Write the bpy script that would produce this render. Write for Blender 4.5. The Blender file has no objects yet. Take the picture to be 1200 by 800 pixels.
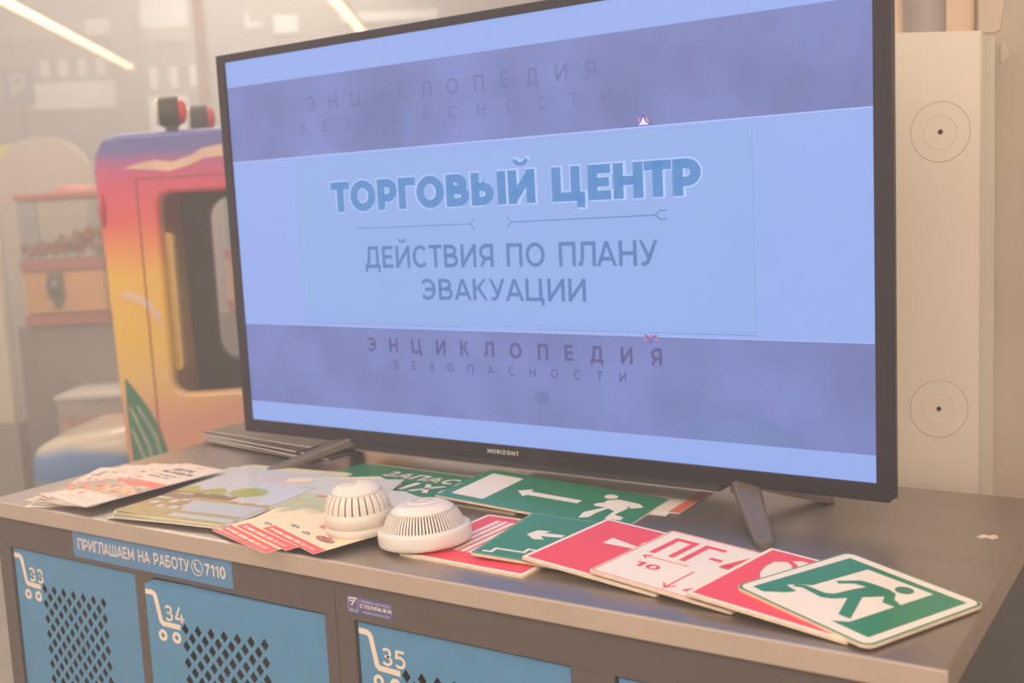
import bpy, bmesh, math, random
from mathutils import Vector, Matrix
random.seed(7)
C = bpy.context.scene.collection
H = 0.90                                   # counter height above the floor
R = math.radians

# ------------------------------------------------------------------ camera
cam_d = bpy.data.cameras.new('camera'); cam = bpy.data.objects.new('camera', cam_d); C.objects.link(cam)
r_ = Vector((0.83754372, 0.54416523, -0.04903762)); u_ = Vector((-0.02714793, 0.1310885, 0.99099889)); f_ = Vector((-0.54569541, 0.82867364, -0.12456531))
M = Matrix((r_, u_, -f_)).transposed().to_4x4(); M.translation = Vector((0.20654, -0.97539, H + 0.42307))
cam.matrix_world = M
cam_d.sensor_width = 36; cam_d.lens = 1313.375 / 1200 * 36
cam_d.clip_start = 0.05; cam_d.clip_end = 100
cam_d.dof.use_dof = True; cam_d.dof.focus_distance = 1.40; cam_d.dof.aperture_fstop = 4.5
bpy.context.scene.camera = cam

# ------------------------------------------------------------------ world, lights, exposure
sc = bpy.context.scene
sc.view_settings.view_transform = 'Standard'; sc.view_settings.look = 'None'
sc.view_settings.exposure = 0.0; sc.view_settings.gamma = 1.0
w = bpy.data.worlds.new('hall_light'); sc.world = w; w.use_nodes = True
w.node_tree.nodes['Background'].inputs[0].default_value = (0.80, 0.63, 0.525, 1)
w.node_tree.nodes['Background'].inputs[1].default_value = 1.66
def area(name, loc, target, sx, sy, power, col):
    d = bpy.data.lights.new(name, 'AREA'); d.shape = 'RECTANGLE'; d.size = sx; d.size_y = sy; d.energy = power; d.color = col
    o = bpy.data.objects.new(name, d); C.objects.link(o); o.location = loc
    o.rotation_euler = (Vector(target) - Vector(loc)).to_track_quat('-Z', 'Y').to_euler()
    return o
area('ceiling_lamp_light', (-1.6, -1.6, 3.1), (-0.8, 0.2, 0.9), 1.6, 1.0, 34, (1.0, 0.86, 0.72))
area('added_wall_fill', (1.0, -1.9, 3.1), (-0.1, 0.5, 1.1), 1.4, 1.0, 46, (1.0, 0.80, 0.62))  # added fill without a fixture, brightens the wall, duct box and front lip
area('added_hall_fill', (-3.9, 2.2, 3.3), (-3.7, 2.4, 0), 2.6, 1.8, 85, (1.0, 0.84, 0.70))  # unseen fill added to light the haze over the hall
area('added_far_hall_fill', (-6.6, 6.0, 3.6), (-6.4, 6.2, 0), 3.5, 2.5, 130, (1.0, 0.86, 0.74))  # second unseen fill, added to brighten the far haze

# ------------------------------------------------------------------ materials
MAT = {}
def mat(name, col, rough=0.5, metal=0.0, noise=0.0, nscale=30, bump=0.0, bscale=200, emit=None, estr=1.0, coat=0.0, stretch=None, spec=0.5, alpha=None, trans=0.0):
    if name in MAT: return MAT[name]
    m = bpy.data.materials.new(name); m.use_nodes = True; nt = m.node_tree; b = nt.nodes['Principled BSDF']
    b.inputs['Base Color'].default_value = (*col, 1); b.inputs['Roughness'].default_value = rough; b.inputs['Metallic'].default_value = metal
    b.inputs['Coat Weight'].default_value = coat; b.inputs['Specular IOR Level'].default_value = spec
    b.inputs['Transmission Weight'].default_value = trans
    tc = nt.nodes.new('ShaderNodeTexCoord'); src = tc.outputs['Object']
    if stretch:
        mp = nt.nodes.new('ShaderNodeMapping'); mp.inputs['Scale'].default_value = stretch; nt.links.new(src, mp.inputs[0]); src = mp.outputs[0]
    if noise:
        n = nt.nodes.new('ShaderNodeTexNoise'); n.inputs['Scale'].default_value = nscale; n.inputs['Detail'].default_value = 5; nt.links.new(src, n.inputs[0])
        mr = nt.nodes.new('ShaderNodeMapRange'); mr.inputs[1].default_value = 0.3; mr.inputs[2].default_value = 0.7; mr.inputs[3].default_value = 1 - noise; mr.inputs[4].default_value = 1 + noise
        nt.links.new(n.outputs[0], mr.inputs[0])
        mx = nt.nodes.new('ShaderNodeVectorMath'); mx.operation = 'SCALE'; mx.inputs[0].default_value = col if emit is None else emit
        nt.links.new(mr.outputs[0], mx.inputs['Scale'])
        nt.links.new(mx.outputs[0], b.inputs['Base Color'] if emit is None else b.inputs['Emission Color'])
    if emit is not None:
        if not noise: b.inputs['Emission Color'].default_value = (*emit, 1)
        b.inputs['Emission Strength'].default_value = estr
    if bump:
        n2 = nt.nodes.new('ShaderNodeTexNoise'); n2.inputs['Scale'].default_value = bscale; n2.inputs['Detail'].default_value = 3; nt.links.new(src, n2.inputs[0])
        bp = nt.nodes.new('ShaderNodeBump'); bp.inputs['Strength'].default_value = bump; bp.inputs['Distance'].default_value = 0.001
        nt.links.new(n2.outputs[0], bp.inputs['Height']); nt.links.new(bp.outputs[0], b.inputs['Normal'])
    MAT[name] = m; return m
def vcol(name, rough=0.45, coat=0.0):
    if name in MAT: return MAT[name]
    m = bpy.data.materials.new(name); m.use_nodes = True; nt = m.node_tree; b = nt.nodes['Principled BSDF']; b.inputs['Roughness'].default_value = rough
    b.inputs['Coat Weight'].default_value = coat
    a = nt.nodes.new('ShaderNodeVertexColor'); a.layer_name = 'print'; nt.links.new(a.outputs[0], b.inputs['Base Color'])
    MAT[name] = m; return m
steel = mat('brushed_steel', (0.42, 0.37, 0.34), 0.34, 0.92, noise=0.05, nscale=6, bump=0.06, bscale=90, stretch=(0.12, 3, 1))
steel_edge = mat('highlit_steel_lip', (0.68, 0.56, 0.46), 0.42, 0.75, noise=0.04, nscale=14, bump=0.04, bscale=60)  # front lip paler and warmer than the sheet: highlight put into its colour
frame_m = mat('powder_coat_taupe', (0.098, 0.078, 0.072), 0.55, noise=0.05, nscale=40, bump=0.15, bscale=600)
side_m = mat('powder_coat_shaded', (0.022, 0.030, 0.044), 0.45, noise=0.05, nscale=30, bump=0.1, bscale=500)  # side coat darkened: shade of the right flank put into its colour
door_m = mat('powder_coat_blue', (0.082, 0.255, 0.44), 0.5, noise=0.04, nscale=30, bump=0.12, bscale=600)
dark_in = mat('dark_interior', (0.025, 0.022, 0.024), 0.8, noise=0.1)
cream_print = mat('cream_print', (0.82, 0.68, 0.56), 0.5, noise=0.02)
blue_label = mat('blue_label', (0.095, 0.24, 0.43), 0.4, noise=0.03)
violet_label = mat('violet_label', (0.10, 0.10, 0.24), 0.4, noise=0.05)
bezel_m = mat('glossy_brown_black_bezel', (0.012, 0.010, 0.018), 0.32, noise=0.03, spec=0.35)
bezel_lip = mat('bezel_lip_light', (0.45, 0.38, 0.34), 0.35, 0.6, noise=0.03)
tvback = mat('matte_black_plastic', (0.035, 0.035, 0.045), 0.5, noise=0.05, bump=0.1)
foot_m = mat('pewter_foot', (0.17, 0.135, 0.115), 0.36, 0.35, noise=0.04)
ply = mat('cream_board_edge', (0.72, 0.58, 0.42), 0.6, noise=0.12, nscale=60)
signwhite = mat('sign_white', (0.80, 0.73, 0.66), 0.38, noise=0.02)
signgreen = mat('sign_green', (0.012, 0.21, 0.115), 0.30, noise=0.06, nscale=12)
signred = mat('sign_red', (0.78, 0.055, 0.085), 0.38, noise=0.05, nscale=15)
plastic = mat('white_plastic', (0.74, 0.67, 0.62), 0.35, noise=0.015, coat=0.2)
plastic_warm = mat('warm_white_plastic', (0.73, 0.66, 0.58), 0.4, noise=0.015)
box_m = mat('beige_enamel', (0.68, 0.60, 0.49), 0.5, noise=0.03, nscale=3, bump=0.03)
strip_m = mat('grey_green_enamel', (0.50, 0.46, 0.36), 0.5, noise=0.06, nscale=5)
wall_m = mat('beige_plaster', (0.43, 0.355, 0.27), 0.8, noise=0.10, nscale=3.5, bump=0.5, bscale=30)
wall_hi = mat('warm_lit_plaster', (0.86, 0.66, 0.48), 0.8, noise=0.03, nscale=4, bump=0.1)  # recess plaster far paler than the wall: warm light put into its colour
pipe_m = mat('grey_pipe', (0.34, 0.30, 0.28), 0.5, 0.2, noise=0.05)
paint_chip = mat('peeled_paint', (0.52, 0.43, 0.325), 0.9, noise=0.05)
floor_m = mat('grey_tile', (0.34, 0.29, 0.25), 0.35, noise=0.08, nscale=2)

# ------------------------------------------------------------------ helpers
def link(o, parent=None):
    C.objects.link(o)
    if parent: o.parent = parent
    return o
def tag(o, label, cat, group=None, kind=None):
    o['label'] = label; o['category'] = cat
    if group: o['group'] = group
    if kind: o['kind'] = kind
    return o
def empty(name, loc=(0, 0, 0), rz=0.0, parent=None):
    o = bpy.data.objects.new(name, None); o.empty_display_size = 0.05; link(o, parent); o.location = loc; o.rotation_euler = (0, 0, rz); return o
def obj(name, bm, m, parent=None, loc=None, rot=None, smooth=False):
    me = bpy.data.meshes.new(name); bmesh.ops.recalc_face_normals(bm, faces=bm.faces); bm.to_mesh(me); bm.free()
    for x in (m if isinstance(m, (list, tuple)) else [m]): me.materials.append(x)
    if smooth:
        for p in me.polygons: p.use_smooth = True
    o = bpy.data.objects.new(name, me); link(o, parent)
    if loc: o.location = loc
    if rot: o.rotation_euler = rot
    return o
def box(bm, x0, x1, y0, y1, z0, z1, bev=0.0, mi=0):
    r = bmesh.ops.create_cube(bm, size=1.0)
    for v in r['verts']: v.co = Vector((x0 + (v.co.x + .5) * (x1 - x0), y0 + (v.co.y + .5) * (y1 - y0), z0 + (v.co.z + .5) * (z1 - z0)))
    es = set(e for v in r['verts'] for e in v.link_edges)
    for f in set(f for v in r['verts'] for f in v.link_faces): f.material_index = mi
    if bev: bmesh.ops.bevel(bm, geom=list(es), offset=bev, segments=2, affect='EDGES', profile=.7)
def bx(name, m, parent, x0, x1, y0, y1, z0, z1, bev=0.0, **k):
    bm = bmesh.new(); box(bm, x0, x1, y0, y1, z0, z1, bev); return obj(name, bm, m, parent, **k)
def prism(bm, pts, z0, z1):
    a = 0
    for i in range(len(pts)):
        j = (i + 1) % len(pts); a += pts[i][0] * pts[j][1] - pts[j][0] * pts[i][1]
    if a < 0: pts = pts[::-1]
    lo = [bm.verts.new((x, y, z0)) for x, y in pts]; hi = [bm.verts.new((x, y, z1)) for x, y in pts]
    bm.faces.new(hi); bm.faces.new(lo[::-1])
    for i in range(len(pts)):
        j = (i + 1) % len(pts); bm.faces.new((lo[i], lo[j], hi[j], hi[i]))
def poly(name, pts, m, parent, z, th=0.00025):
    bm = bmesh.new(); prism(bm, pts, z, z + th); return obj(name, bm, m, parent)
def polys(name, lst, m, parent, z, th=0.00025):
    bm = bmesh.new()
    for pts in lst: prism(bm, list(pts), z, z + th)
    return obj(name, bm, m, parent)
def rrect(x0, y0, x1, y1, r, n=5):
    if r <= 0: return [(x0, y0), (x1, y0), (x1, y1), (x0, y1)]
    o = []
    for cx, cy, a in ((x1 - r, y1 - r, 0), (x0 + r, y1 - r, 90), (x0 + r, y0 + r, 180), (x1 - r, y0 + r, 270)):
        for i in range(n + 1):
            t = R(a + 90 * i / n); o.append((cx + r * math.cos(t), cy + r * math.sin(t)))
    return o
def ell(cx, cy, rx, ry, rot=0, n=24):
    c, s = math.cos(rot), math.sin(rot)
    return [(cx + rx * math.cos(t) * c - ry * math.sin(t) * s, cy + rx * math.cos(t) * s + ry * math.sin(t) * c) for t in [2 * math.pi * i / n for i in range(n)]]
def stroke(pts, wd):
    """quads following a polyline, mitred"""
    L, Rr = [], []
    for i, p in enumerate(pts):
        p = Vector(p); d = Vector((0, 0))
        if i > 0: d += (p - Vector(pts[i - 1])).normalized()
        if i < len(pts) - 1: d += (Vector(pts[i + 1]) - p).normalized()
        d.normalize(); n = Vector((-d.y, d.x)); k = 1.0
        if 0 < i < len(pts) - 1:
            a = (p - Vector(pts[i - 1])).normalized(); k = 1 / max(.5, abs(Vector((-a.y, a.x)).dot(n)))
        L.append(tuple(p + n * wd / 2 * k)); Rr.append(tuple(p - n * wd / 2 * k))
    return L + Rr[::-1]
def ring(bm, cx, cy, ro, ri, z0, z1, n=32):
    vs = []
    for r, z in ((ro, z0), (ro, z1), (ri, z1), (ri, z0)):
        vs.append([bm.verts.new((cx + r * math.cos(2 * math.pi * i / n), cy + r * math.sin(2 * math.pi * i / n), z)) for i in range(n)])
    for k in range(4):
        a, b = vs[k], vs[(k + 1) % 4]
        for i in range(n): bm.faces.new((a[i], a[(i + 1) % n], b[(i + 1) % n], b[i]))
def lathe(bm, prof, n=48, off=(0, 0, 0), closed=False):
    rows = []
    for r, z in prof:
        if r < 1e-6: rows.append([bm.verts.new((off[0], off[1], off[2] + z))])
        else: rows.append([bm.verts.new((off[0] + r * math.cos(2 * math.pi * i / n), off[1] + r * math.sin(2 * math.pi * i / n), off[2] + z)) for i in range(n)])
    for a, b in zip(rows, rows[1:]):
        for i in range(n):
            j = (i + 1) % n
            if len(a) == 1 and len(b) == 1: continue
            if len(a) == 1: bm.faces.new((a[0], b[j], b[i]))
            elif len(b) == 1: bm.faces.new((a[i], a[j], b[0]))
            else: bm.faces.new((a[i], a[j], b[j], b[i]))
def curve_plate(outer, holes, half, bevel=0.0):
    """filled 2D outline with real holes as a solid plate; returns a mesh"""
    cu = bpy.data.curves.new('plate', 'CURVE'); cu.dimensions = '2D'; cu.fill_mode = 'BOTH'; cu.extrude = half; cu.bevel_depth = bevel; cu.bevel_resolution = 2
    for pts in [outer] + holes:
        s = cu.splines.new('POLY'); s.points.add(len(pts) - 1)
        for q, (x, y) in zip(s.points, pts): q.co = (x, y, 0, 1)
        s.use_cyclic_u = True
    o = bpy.data.objects.new('tmp', cu); C.objects.link(o)
    dg = bpy.context.evaluated_depsgraph_get(); me = bpy.data.meshes.new_from_object(o.evaluated_get(dg))
    bpy.data.objects.remove(o); return me
def mesh_obj(name, me, m, parent=None, loc=None, rot=None):
    me.materials.clear(); me.materials.append(m); o = bpy.data.objects.new(name, me); link(o, parent)
    if loc: o.location = loc
    if rot: o.rotation_euler = rot
    return o
def arc(cx, cy, rx, ry, a0, a1, n=14):
    return [(cx + rx * math.cos(R(a0 + (a1 - a0) * i / n)), cy + ry * math.sin(R(a0 + (a1 - a0) * i / n))) for i in range(n + 1)]
def glyph(ch, t):
    """centre-line strokes of a geometric sans capital: cap height 1, stroke t -> width, clamped strokes, free strokes"""
    h = t / 2; T = 1 - h; e = t * .45
    def O(w): return [arc(w / 2, .5, w / 2 - h, .5 - h + .01, 0, 360, 32)]
    if ch in 'ТT': w = .70; return w, [[(0, T), (w, T)], [(w / 2, 0), (w / 2, 1)]], []
    if ch in 'ОO': w = .92; return w, O(w), []
    if ch == '0': w = .68; return w, O(w), []
    if ch in 'РP': w = .70; m = .36 + h * .2; return w, [[(h, 0), (h, 1)], [(h, T), (w * .5, T)] + arc(w * .5, (T + m) / 2, w * .5 - h, (T - m) / 2, 90, -90) + [(h, m)]], []
    if ch == 'Г': w = .58; return w, [[(h, 0), (h, T), (w, T)]], []
    if ch in 'ВB': w = .74; m = .52; return w, [[(h, 0), (h, 1)], [(h, T), (w * .48, T)] + arc(w * .48, (T + m) / 2, w * .44 - h, (T - m) / 2, 90, -90) + [(h, m)], [(h, m), (w * .52, m)] + arc(w * .52, (h + m) / 2, w * .48 - h, (m - h) / 2, 90, -90) + [(h, h)]], []
    if ch in 'ЫЬБЪ':
        w = .70; m = .60 - h * .2; bowl = [[(h, 0), (h, 1)], [(h, m), (w * .5, m)] + arc(w * .5, (h + m) / 2, w * .5 - h, (m - h) / 2, 90, -90) + [(h, h)]]
        if ch == 'Б': return w, bowl + [[(h, T), (w * .92, T)]], []
        if ch == 'Ь': return w, bowl, []
        return w + t + .12, bowl + [[(w + .12 + h, 0), (w + .12 + h, 1)]], []
    if ch in 'ИЙ': w = .80; return w, [[(h, 0), (h, 1)], [(w - h, 0), (w - h, 1)], [(h, e), (w - h, 1 - e)]], ([arc(w / 2, 1.36, .19, .19, 195, 345, 8)] if ch == 'Й' else [])
    if ch == 'N': w = .80; return w, [[(h, 0), (h, 1)], [(w - h, 0), (w - h, 1)], [(h, 1 - e), (w - h, e)]], []
    if ch == 'Ц': w = .80; return w + t * .55, [[(h, 1), (h, h), (w + t * .5, h)], [(w - h, 0), (w - h, 1)]], [[(w + t * .05, t * .6), (w + t * .05, -.19)]]
    if ch in 'ЕE': w = .62; return w, [[(h, 0), (h, 1)], [(h, T), (w, T)], [(h, .5), (w * .93, .5)], [(h, h), (w, h)]], []
    if ch in 'НH': w = .78; return w, [[(h, 0), (h, 1)], [(w - h, 0), (w - h, 1)], [(h, .5), (w - h, .5)]], []
    if ch == 'I': w = t; return w, [[(h, 0), (h, 1)]], []
    if ch == 'П': w = .78; return w, [[(h, 0), (h, T), (w - h, T), (w - h, 0)]], []
    if ch == 'Л': w = .80; return w, [[(w - h, 0), (w - h, T), (w * .27, T), (w * .24, .35), (w * .17, h * 1.3), (0, h * .8)]], []
    if ch == 'Д': w = .88; return w, [[(0, h), (w, h)], [(w - .08 - h, h), (w - .08 - h, T), (w * .30, T), (w * .27, .40), (w * .15, h)]], [[(h * .8, t * .6), (h * .8, -.18)], [(w - h * .8, t * .6), (w - h * .8, -.18)]]
    if ch == 'А': w = .88; return w, [[(h * .9, -.05), (w / 2, 1 - t * .1)], [(w - h * .9, -.05), (w / 2, 1 - t * .1)], [(w * .2, .29), (w * .8, .29)]], []
    if ch == 'У': w = .80; return w, [[(h, 1.05), (w * .52, .30)], [(w - h, 1.05), (w * .47, .17), (w * .33, h), (w * .12, h)]], []
    if ch == 'К': w = .74; return w, [[(h, 0), (h, 1)], [(w - h * 1.2, 1.06), (t * 1.1, .50)], [(w * .38, .60), (w - h * .9, -.06)]], []
    if ch == 'Х': w = .78; return w, [[(h, -.05), (w - h, 1.05)], [(h, 1.05), (w - h, -.05)]], []
    if ch == 'Ж': w = 1.1; return w, [[(w / 2, 0), (w / 2, 1)], [(h, 1.05), (w * .42, .5), (h, -.05)], [(w - h, 1.05), (w * .58, .5), (w - h, -.05)]], []
    if ch == 'С': w = .80; return w, [arc(w / 2 + .03, .5, w / 2 - h + .03, .5 - h + .01, 42, 318, 26)], []
    if ch == 'Э': w = .82; return w, [arc(w / 2 - .03, .5, w / 2 - h + .03, .5 - h + .01, 140, -140, 26), [(w * .30, .5), (w - h, .5)]], []
    if ch == 'Я': w = .72; m = .36 + h * .2; return w, [[(w - h, 0), (w - h, 1)], [(w - h, T), (w * .5, T)] + arc(w * .5, (T + m) / 2, w * .5 - h, (T - m) / 2, 90, 270) + [(w - h, m)], [(w * .42, m), (h * .9, -.05)]], []
    if ch == 'R': w = .72; m = .36 + h * .2; return w, [[(h, 0), (h, 1)], [(h, T), (w * .5, T)] + arc(w * .5, (T + m) / 2, w * .5 - h, (T - m) / 2, 90, -90) + [(h, m)], [(w * .58, m), (w - h * .9, -.05)]], []
    if ch == 'Z': w = .72; return w, [[(0, T), (w - h, T), (h, h), (w, h)]], []
    if ch == 'М': w = .92; return w, [[(h, 0), (h, 1)], [(w - h, 0), (w - h, 1)], [(h, 1 - e), (w / 2, .25), (w - h, 1 - e)]], []
    if ch == 'Ш': w = 1.06; return w, [[(h, 1), (h, h), (w - h, h), (w - h, 1)], [(w / 2, 0), (w / 2, 1)]], []
    if ch == 'Ф': w = .98; return w, [[(w / 2, -.02), (w / 2, 1.02)], arc(w / 2, .5, w / 2 - h, .33, 0, 360, 28)], []
    if ch in '3З': w = .64; m = .52; return w, [arc(w * .46, (T + m) / 2, w * .46 - h, (T - m) / 2, 155, -90, 16), arc(w * .47, (m + h) / 2, w * .53 - h, (m - h) / 2, 90, -150, 18), [(w * .25, m), (w * .5, m)]], []
    if ch == '1': w = .42; return w, [[(w - h, 0), (w - h, 1)], [(w - h, T - .02), (0, .74)]], []
    if ch == '4': w = .74; return w, [[(w * .55, 1.04), (h * .9, .28), (h * .9, .25), (w, .25)], [(w * .70, 0), (w * .70, .55)]], []
    if ch == '5': w = .64; return w, [[(w * .92, T), (w * .2, T), (w * .14, .58), (w * .45, .61)] + arc(w * .45, (.61 + h) / 2, w * .55 - h, (.61 - h) / 2, 90, -145, 16)], []
    if ch == '7': w = .66; return w, [[(0, T), (w - h * 1.3, T), (w * .26, -.05)]], []
    if ch == '-': w = .4; return w, [[(0, .4), (w, .4)]], []
    return .34, [], []
def glyph_polys(ch, t):
    w, a, b = glyph(ch, t); out = []
    for pts in a: out.append([(x, min(1.0 + .012, max(-.012, y)) if ch in 'ОCСЭ0Ф' else min(1.0, max(0.0, y))) for x, y in stroke(pts, t)])
    for pts in b: out.append(stroke(pts, t * ((.62 if t < .2 else .42) if ch == 'Й' else .85)))
    return w, out
def seg_fill(bm, pts, mtx, th):
    """stroke outline (left side + reversed right side) as a strip of quads"""
    n = len(pts) // 2; L = [bm.verts.new((*mtx(*p), th)) for p in pts[:n]]; Q = [bm.verts.new((*mtx(*p), th)) for p in pts[n:][::-1]]
    for i in range(n - 1):
        try: bm.faces.new((L[i], Q[i], Q[i + 1], L[i + 1]))
        except ValueError: pass
KERN = {'Т': .05, 'У': .07, 'Г': .03, 'А': .07, 'Л': .05, 'Д': .02, '7': .04, 'T': .05}
def lettering(parent, s, x, y, wdt, cap, m, z, t=.14, spaced=False, th=0.0002, shear=0.0, gap=None):
    """words starting at (x,y) with capital height cap and total width wdt, built from strokes"""
    gs = [(ch,) + glyph_polys(ch, t) for ch in s]; n = len(s) - 1
    ks = [0.0 if spaced else KERN.get(ch, 0) for ch in s]; nat = sum(g[1] for g in gs) - (sum(ks) * 2 - ks[0] - ks[-1])
    g0 = .16 if gap is None else gap
    if spaced: sx = cap; g0 = (wdt / cap - nat) / n
    else: sx = wdt / (nat + g0 * n)
    def fin(o):
        o.location = (x, y, z); return o
    bm = bmesh.new(); px = 0.0; o = None
    for q_, (ch, w_, P) in enumerate(gs):
        if q_: px -= ks[q_]
        for pts in P: seg_fill(bm, pts, lambda a, b: ((px + a) * sx + shear * b * cap, b * cap), th)
        px += w_ + g0 - ks[q_]
        if spaced: o = fin(obj('letter', bm, m, parent)); bm = bmesh.new()
    if spaced: bm.free(); return o
    return fin(obj('lettering', bm, m, parent))
def font_text(parent, s, x, y, wdt, cap, m, z):
    cu = bpy.data.curves.new('txt', 'FONT'); cu.body = s; cu.size = 1; cu.resolution_u = 2
    o = bpy.data.objects.new('tmp', cu); C.objects.link(o)
    me = bpy.data.meshes.new_from_object(o.evaluated_get(bpy.context.evaluated_depsgraph_get())); bpy.data.objects.remove(o)
    xs = [v.co.x for v in me.vertices]
    for v in me.vertices: v.co = Vector(((v.co.x - min(xs)) * wdt / (max(xs) - min(xs)), v.co.y / .7 * cap, 0.0002))
    me.materials.clear(); me.materials.append(m); o = bpy.data.objects.new('lettering', me); link(o, parent); o.location = (x, y, z); return o

# ------------------------------------------------------------------ structure
def struct(name, o): o.name = name; o['kind'] = 'structure'; return o
bm = bmesh.new(); box(bm, -16, 4, -4, 15, -0.05, 0.0); fl = struct('floor', obj('floor', bm, floor_m))
# floor tiles near the cabinet: the strip left of it that the photograph shows
tile_me = None
for i in range(6):
    for j in range(6):
        bm = bmesh.new() if tile_me is None else None
        if tile_me is None:
            box(bm, -0.298, 0.298, -0.298, 0.298, 0, 0.004, 0.001); t = obj('floor_tile', bm, mat('glazed_tile', (0.42, 0.36, 0.31), 0.3, noise=0.06, nscale=3), fl); tile_me = t.data
        else: t = bpy.data.objects.new('floor_tile', tile_me); link(t, fl)
        t.location = (-4.4 + i * 0.6, 0.2 + j * 0.6, 0)
# wall pillar behind the counter on the right, turned away from the counter line
WP = (-0.0972, 0.672); WA = R(19.5)
def wl(o, z=0.0): o.location = (WP[0], WP[1], z); o.rotation_euler = (o.rotation_euler[0], 0, WA); return o
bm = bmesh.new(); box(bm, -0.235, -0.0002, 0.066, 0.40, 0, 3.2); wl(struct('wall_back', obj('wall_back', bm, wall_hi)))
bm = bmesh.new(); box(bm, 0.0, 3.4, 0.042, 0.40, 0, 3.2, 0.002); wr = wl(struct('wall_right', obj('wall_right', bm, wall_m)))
o = polys('peeled_patch', [[(.0300, .598), (.0345, .606), (.0375, .600), (.0415, .588), (.0385, .583), (.0315, .577), (.0290, .583)],
      [(.031, .64), (.034, .655), (.032, .68), (.037, .72), (.033, .78), (.022, .90), (.002, .92), (.002, .622), (.02, .619), (.029, .622)]],
      paint_chip, wr, 0, 0.0012)
o.rotation_euler = (R(90), 0, 0); o.location = (0, 0.042, H)

# metal duct box with two round knockouts
db = empty('cable_duct_box', (WP[0], WP[1], H), WA); tag(db, 'beige metal duct box with two round knock-outs on the wall right of the television', 'duct box')
XL, XR, ZT, ZB = -0.205, -0.002, 0.6185, -0.88
discs = [(-0.0535, 0.4875), (-0.0560, 0.1018)]
me = curve_plate([(XL, ZB), (XR, ZB), (XR, ZT), (XL, ZT + .011)], [ell(x, z, .0388, .0412, n=64) for x, z in discs], 0.0015)
mesh_obj('front_panel', me, box_m, db, (0, 0.0015, 0), (R(90), 0, 0))
bm = bmesh.new(); box(bm, XL, XL + .002, .003, .064, ZB, ZT); box(bm, XR - .002, XR, .003, .04, ZB, ZT); box(bm, XL, XR, .003, .064, ZT - .002, ZT); box(bm, XL + .002, XR - .002, .012, .014, ZB, ZT - .002)
obj('housing', bm, box_m, db)
for x, z in discs:
    bm = bmesh.new(); lathe(bm, [(.0384, 0), (.0384, .0022), (.0381, .0024), (.0219, .0024), (.0213, .0029), (.0207, .0024), (.0034, .0024), (.003, .0020), (.003, 0)], 64)
    for v in bm.verts: v.co.y *= 1.06
    k = obj('knockout_disc', bm, box_m, db, (x, 0.0025, z), (R(90), 0, 0))
    bm = bmesh.new(); lathe(bm, [(0, .001), (.0032, .001), (.0032, .0), (0, 0)], 24); obj('centre_hole', bm, dark_in, k, (0, 0, .0020))
bx('flange', mat('pale_seam', (0.52, 0.47, 0.38), 0.5), db, XR, XR + .0025, -.001, .04, ZB, ZT + .0)
tag(wl(bx('cover_strip', strip_m, None, 0.0010, 0.0178, 0.012, 0.0415, -.88, .6115, 0.0008), H), 'narrow grey-green metal strip running down beside the duct box', 'trim strip')
bm = bmesh.new(); lathe(bm, [(.0285, 0), (.0285, 1.60)], 40); 
o = obj('vertical_pipe', bm, pipe_m, db, (-0.0700, 0.034, .619), None, True); o.parent = None; o.location = (WP[0] - .0700 * math.cos(WA) - .034 * math.sin(WA), WP[1] - .0700 * math.sin(WA) + .034 * math.cos(WA), H + .6188)
tag(o, 'grey vertical pipe rising from the top of the duct box', 'pipe')

# ------------------------------------------------------------------ lockers and worktop
def cart_print(door, num):
    g = empty('cart_emblem', (0, 0, 0), 0, door)
    P = [(0.0005, -.0108), (.013, -.0112), (.0175, -.0135), (.0195, -.0175), (.0265, -.0505), (.030, -.0535), (.062, -.0548)]
    bm = bmesh.new(); prism(bm, stroke(P, .0072), 0, .0003)
    ring(bm, .0275, -.0705, .0082, .0036, 0, .0003); ring(bm, .0535, -.0705, .0082, .0036, 0, .0003)
    o = obj('cart_emblem', bm, cream_print, door); bpy.data.objects.remove(g)
    lettering(door, num, .035, -.0485, .036, .0228, cream_print, 0, t=.15)
    return o
def perforated(w_, h_, y):
    holes = []
    if y:
        for r in range(24):
            n = 7 if r % 2 == 0 else 6
            for c in range(n):
                cx = .0705 + .0235 * c + (.01175 if r % 2 else 0); cz = -.0560 - .0121 * r
                if cz < -h_ + .03: continue
                holes.append([(cx - .0068, cz), (cx, cz - .0088), (cx + .0068, cz), (cx, cz + .0088)])
    return curve_plate([(0, -h_), (w_, -h_), (w_, 0), (0, 0)], holes, 0.0006)
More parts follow.
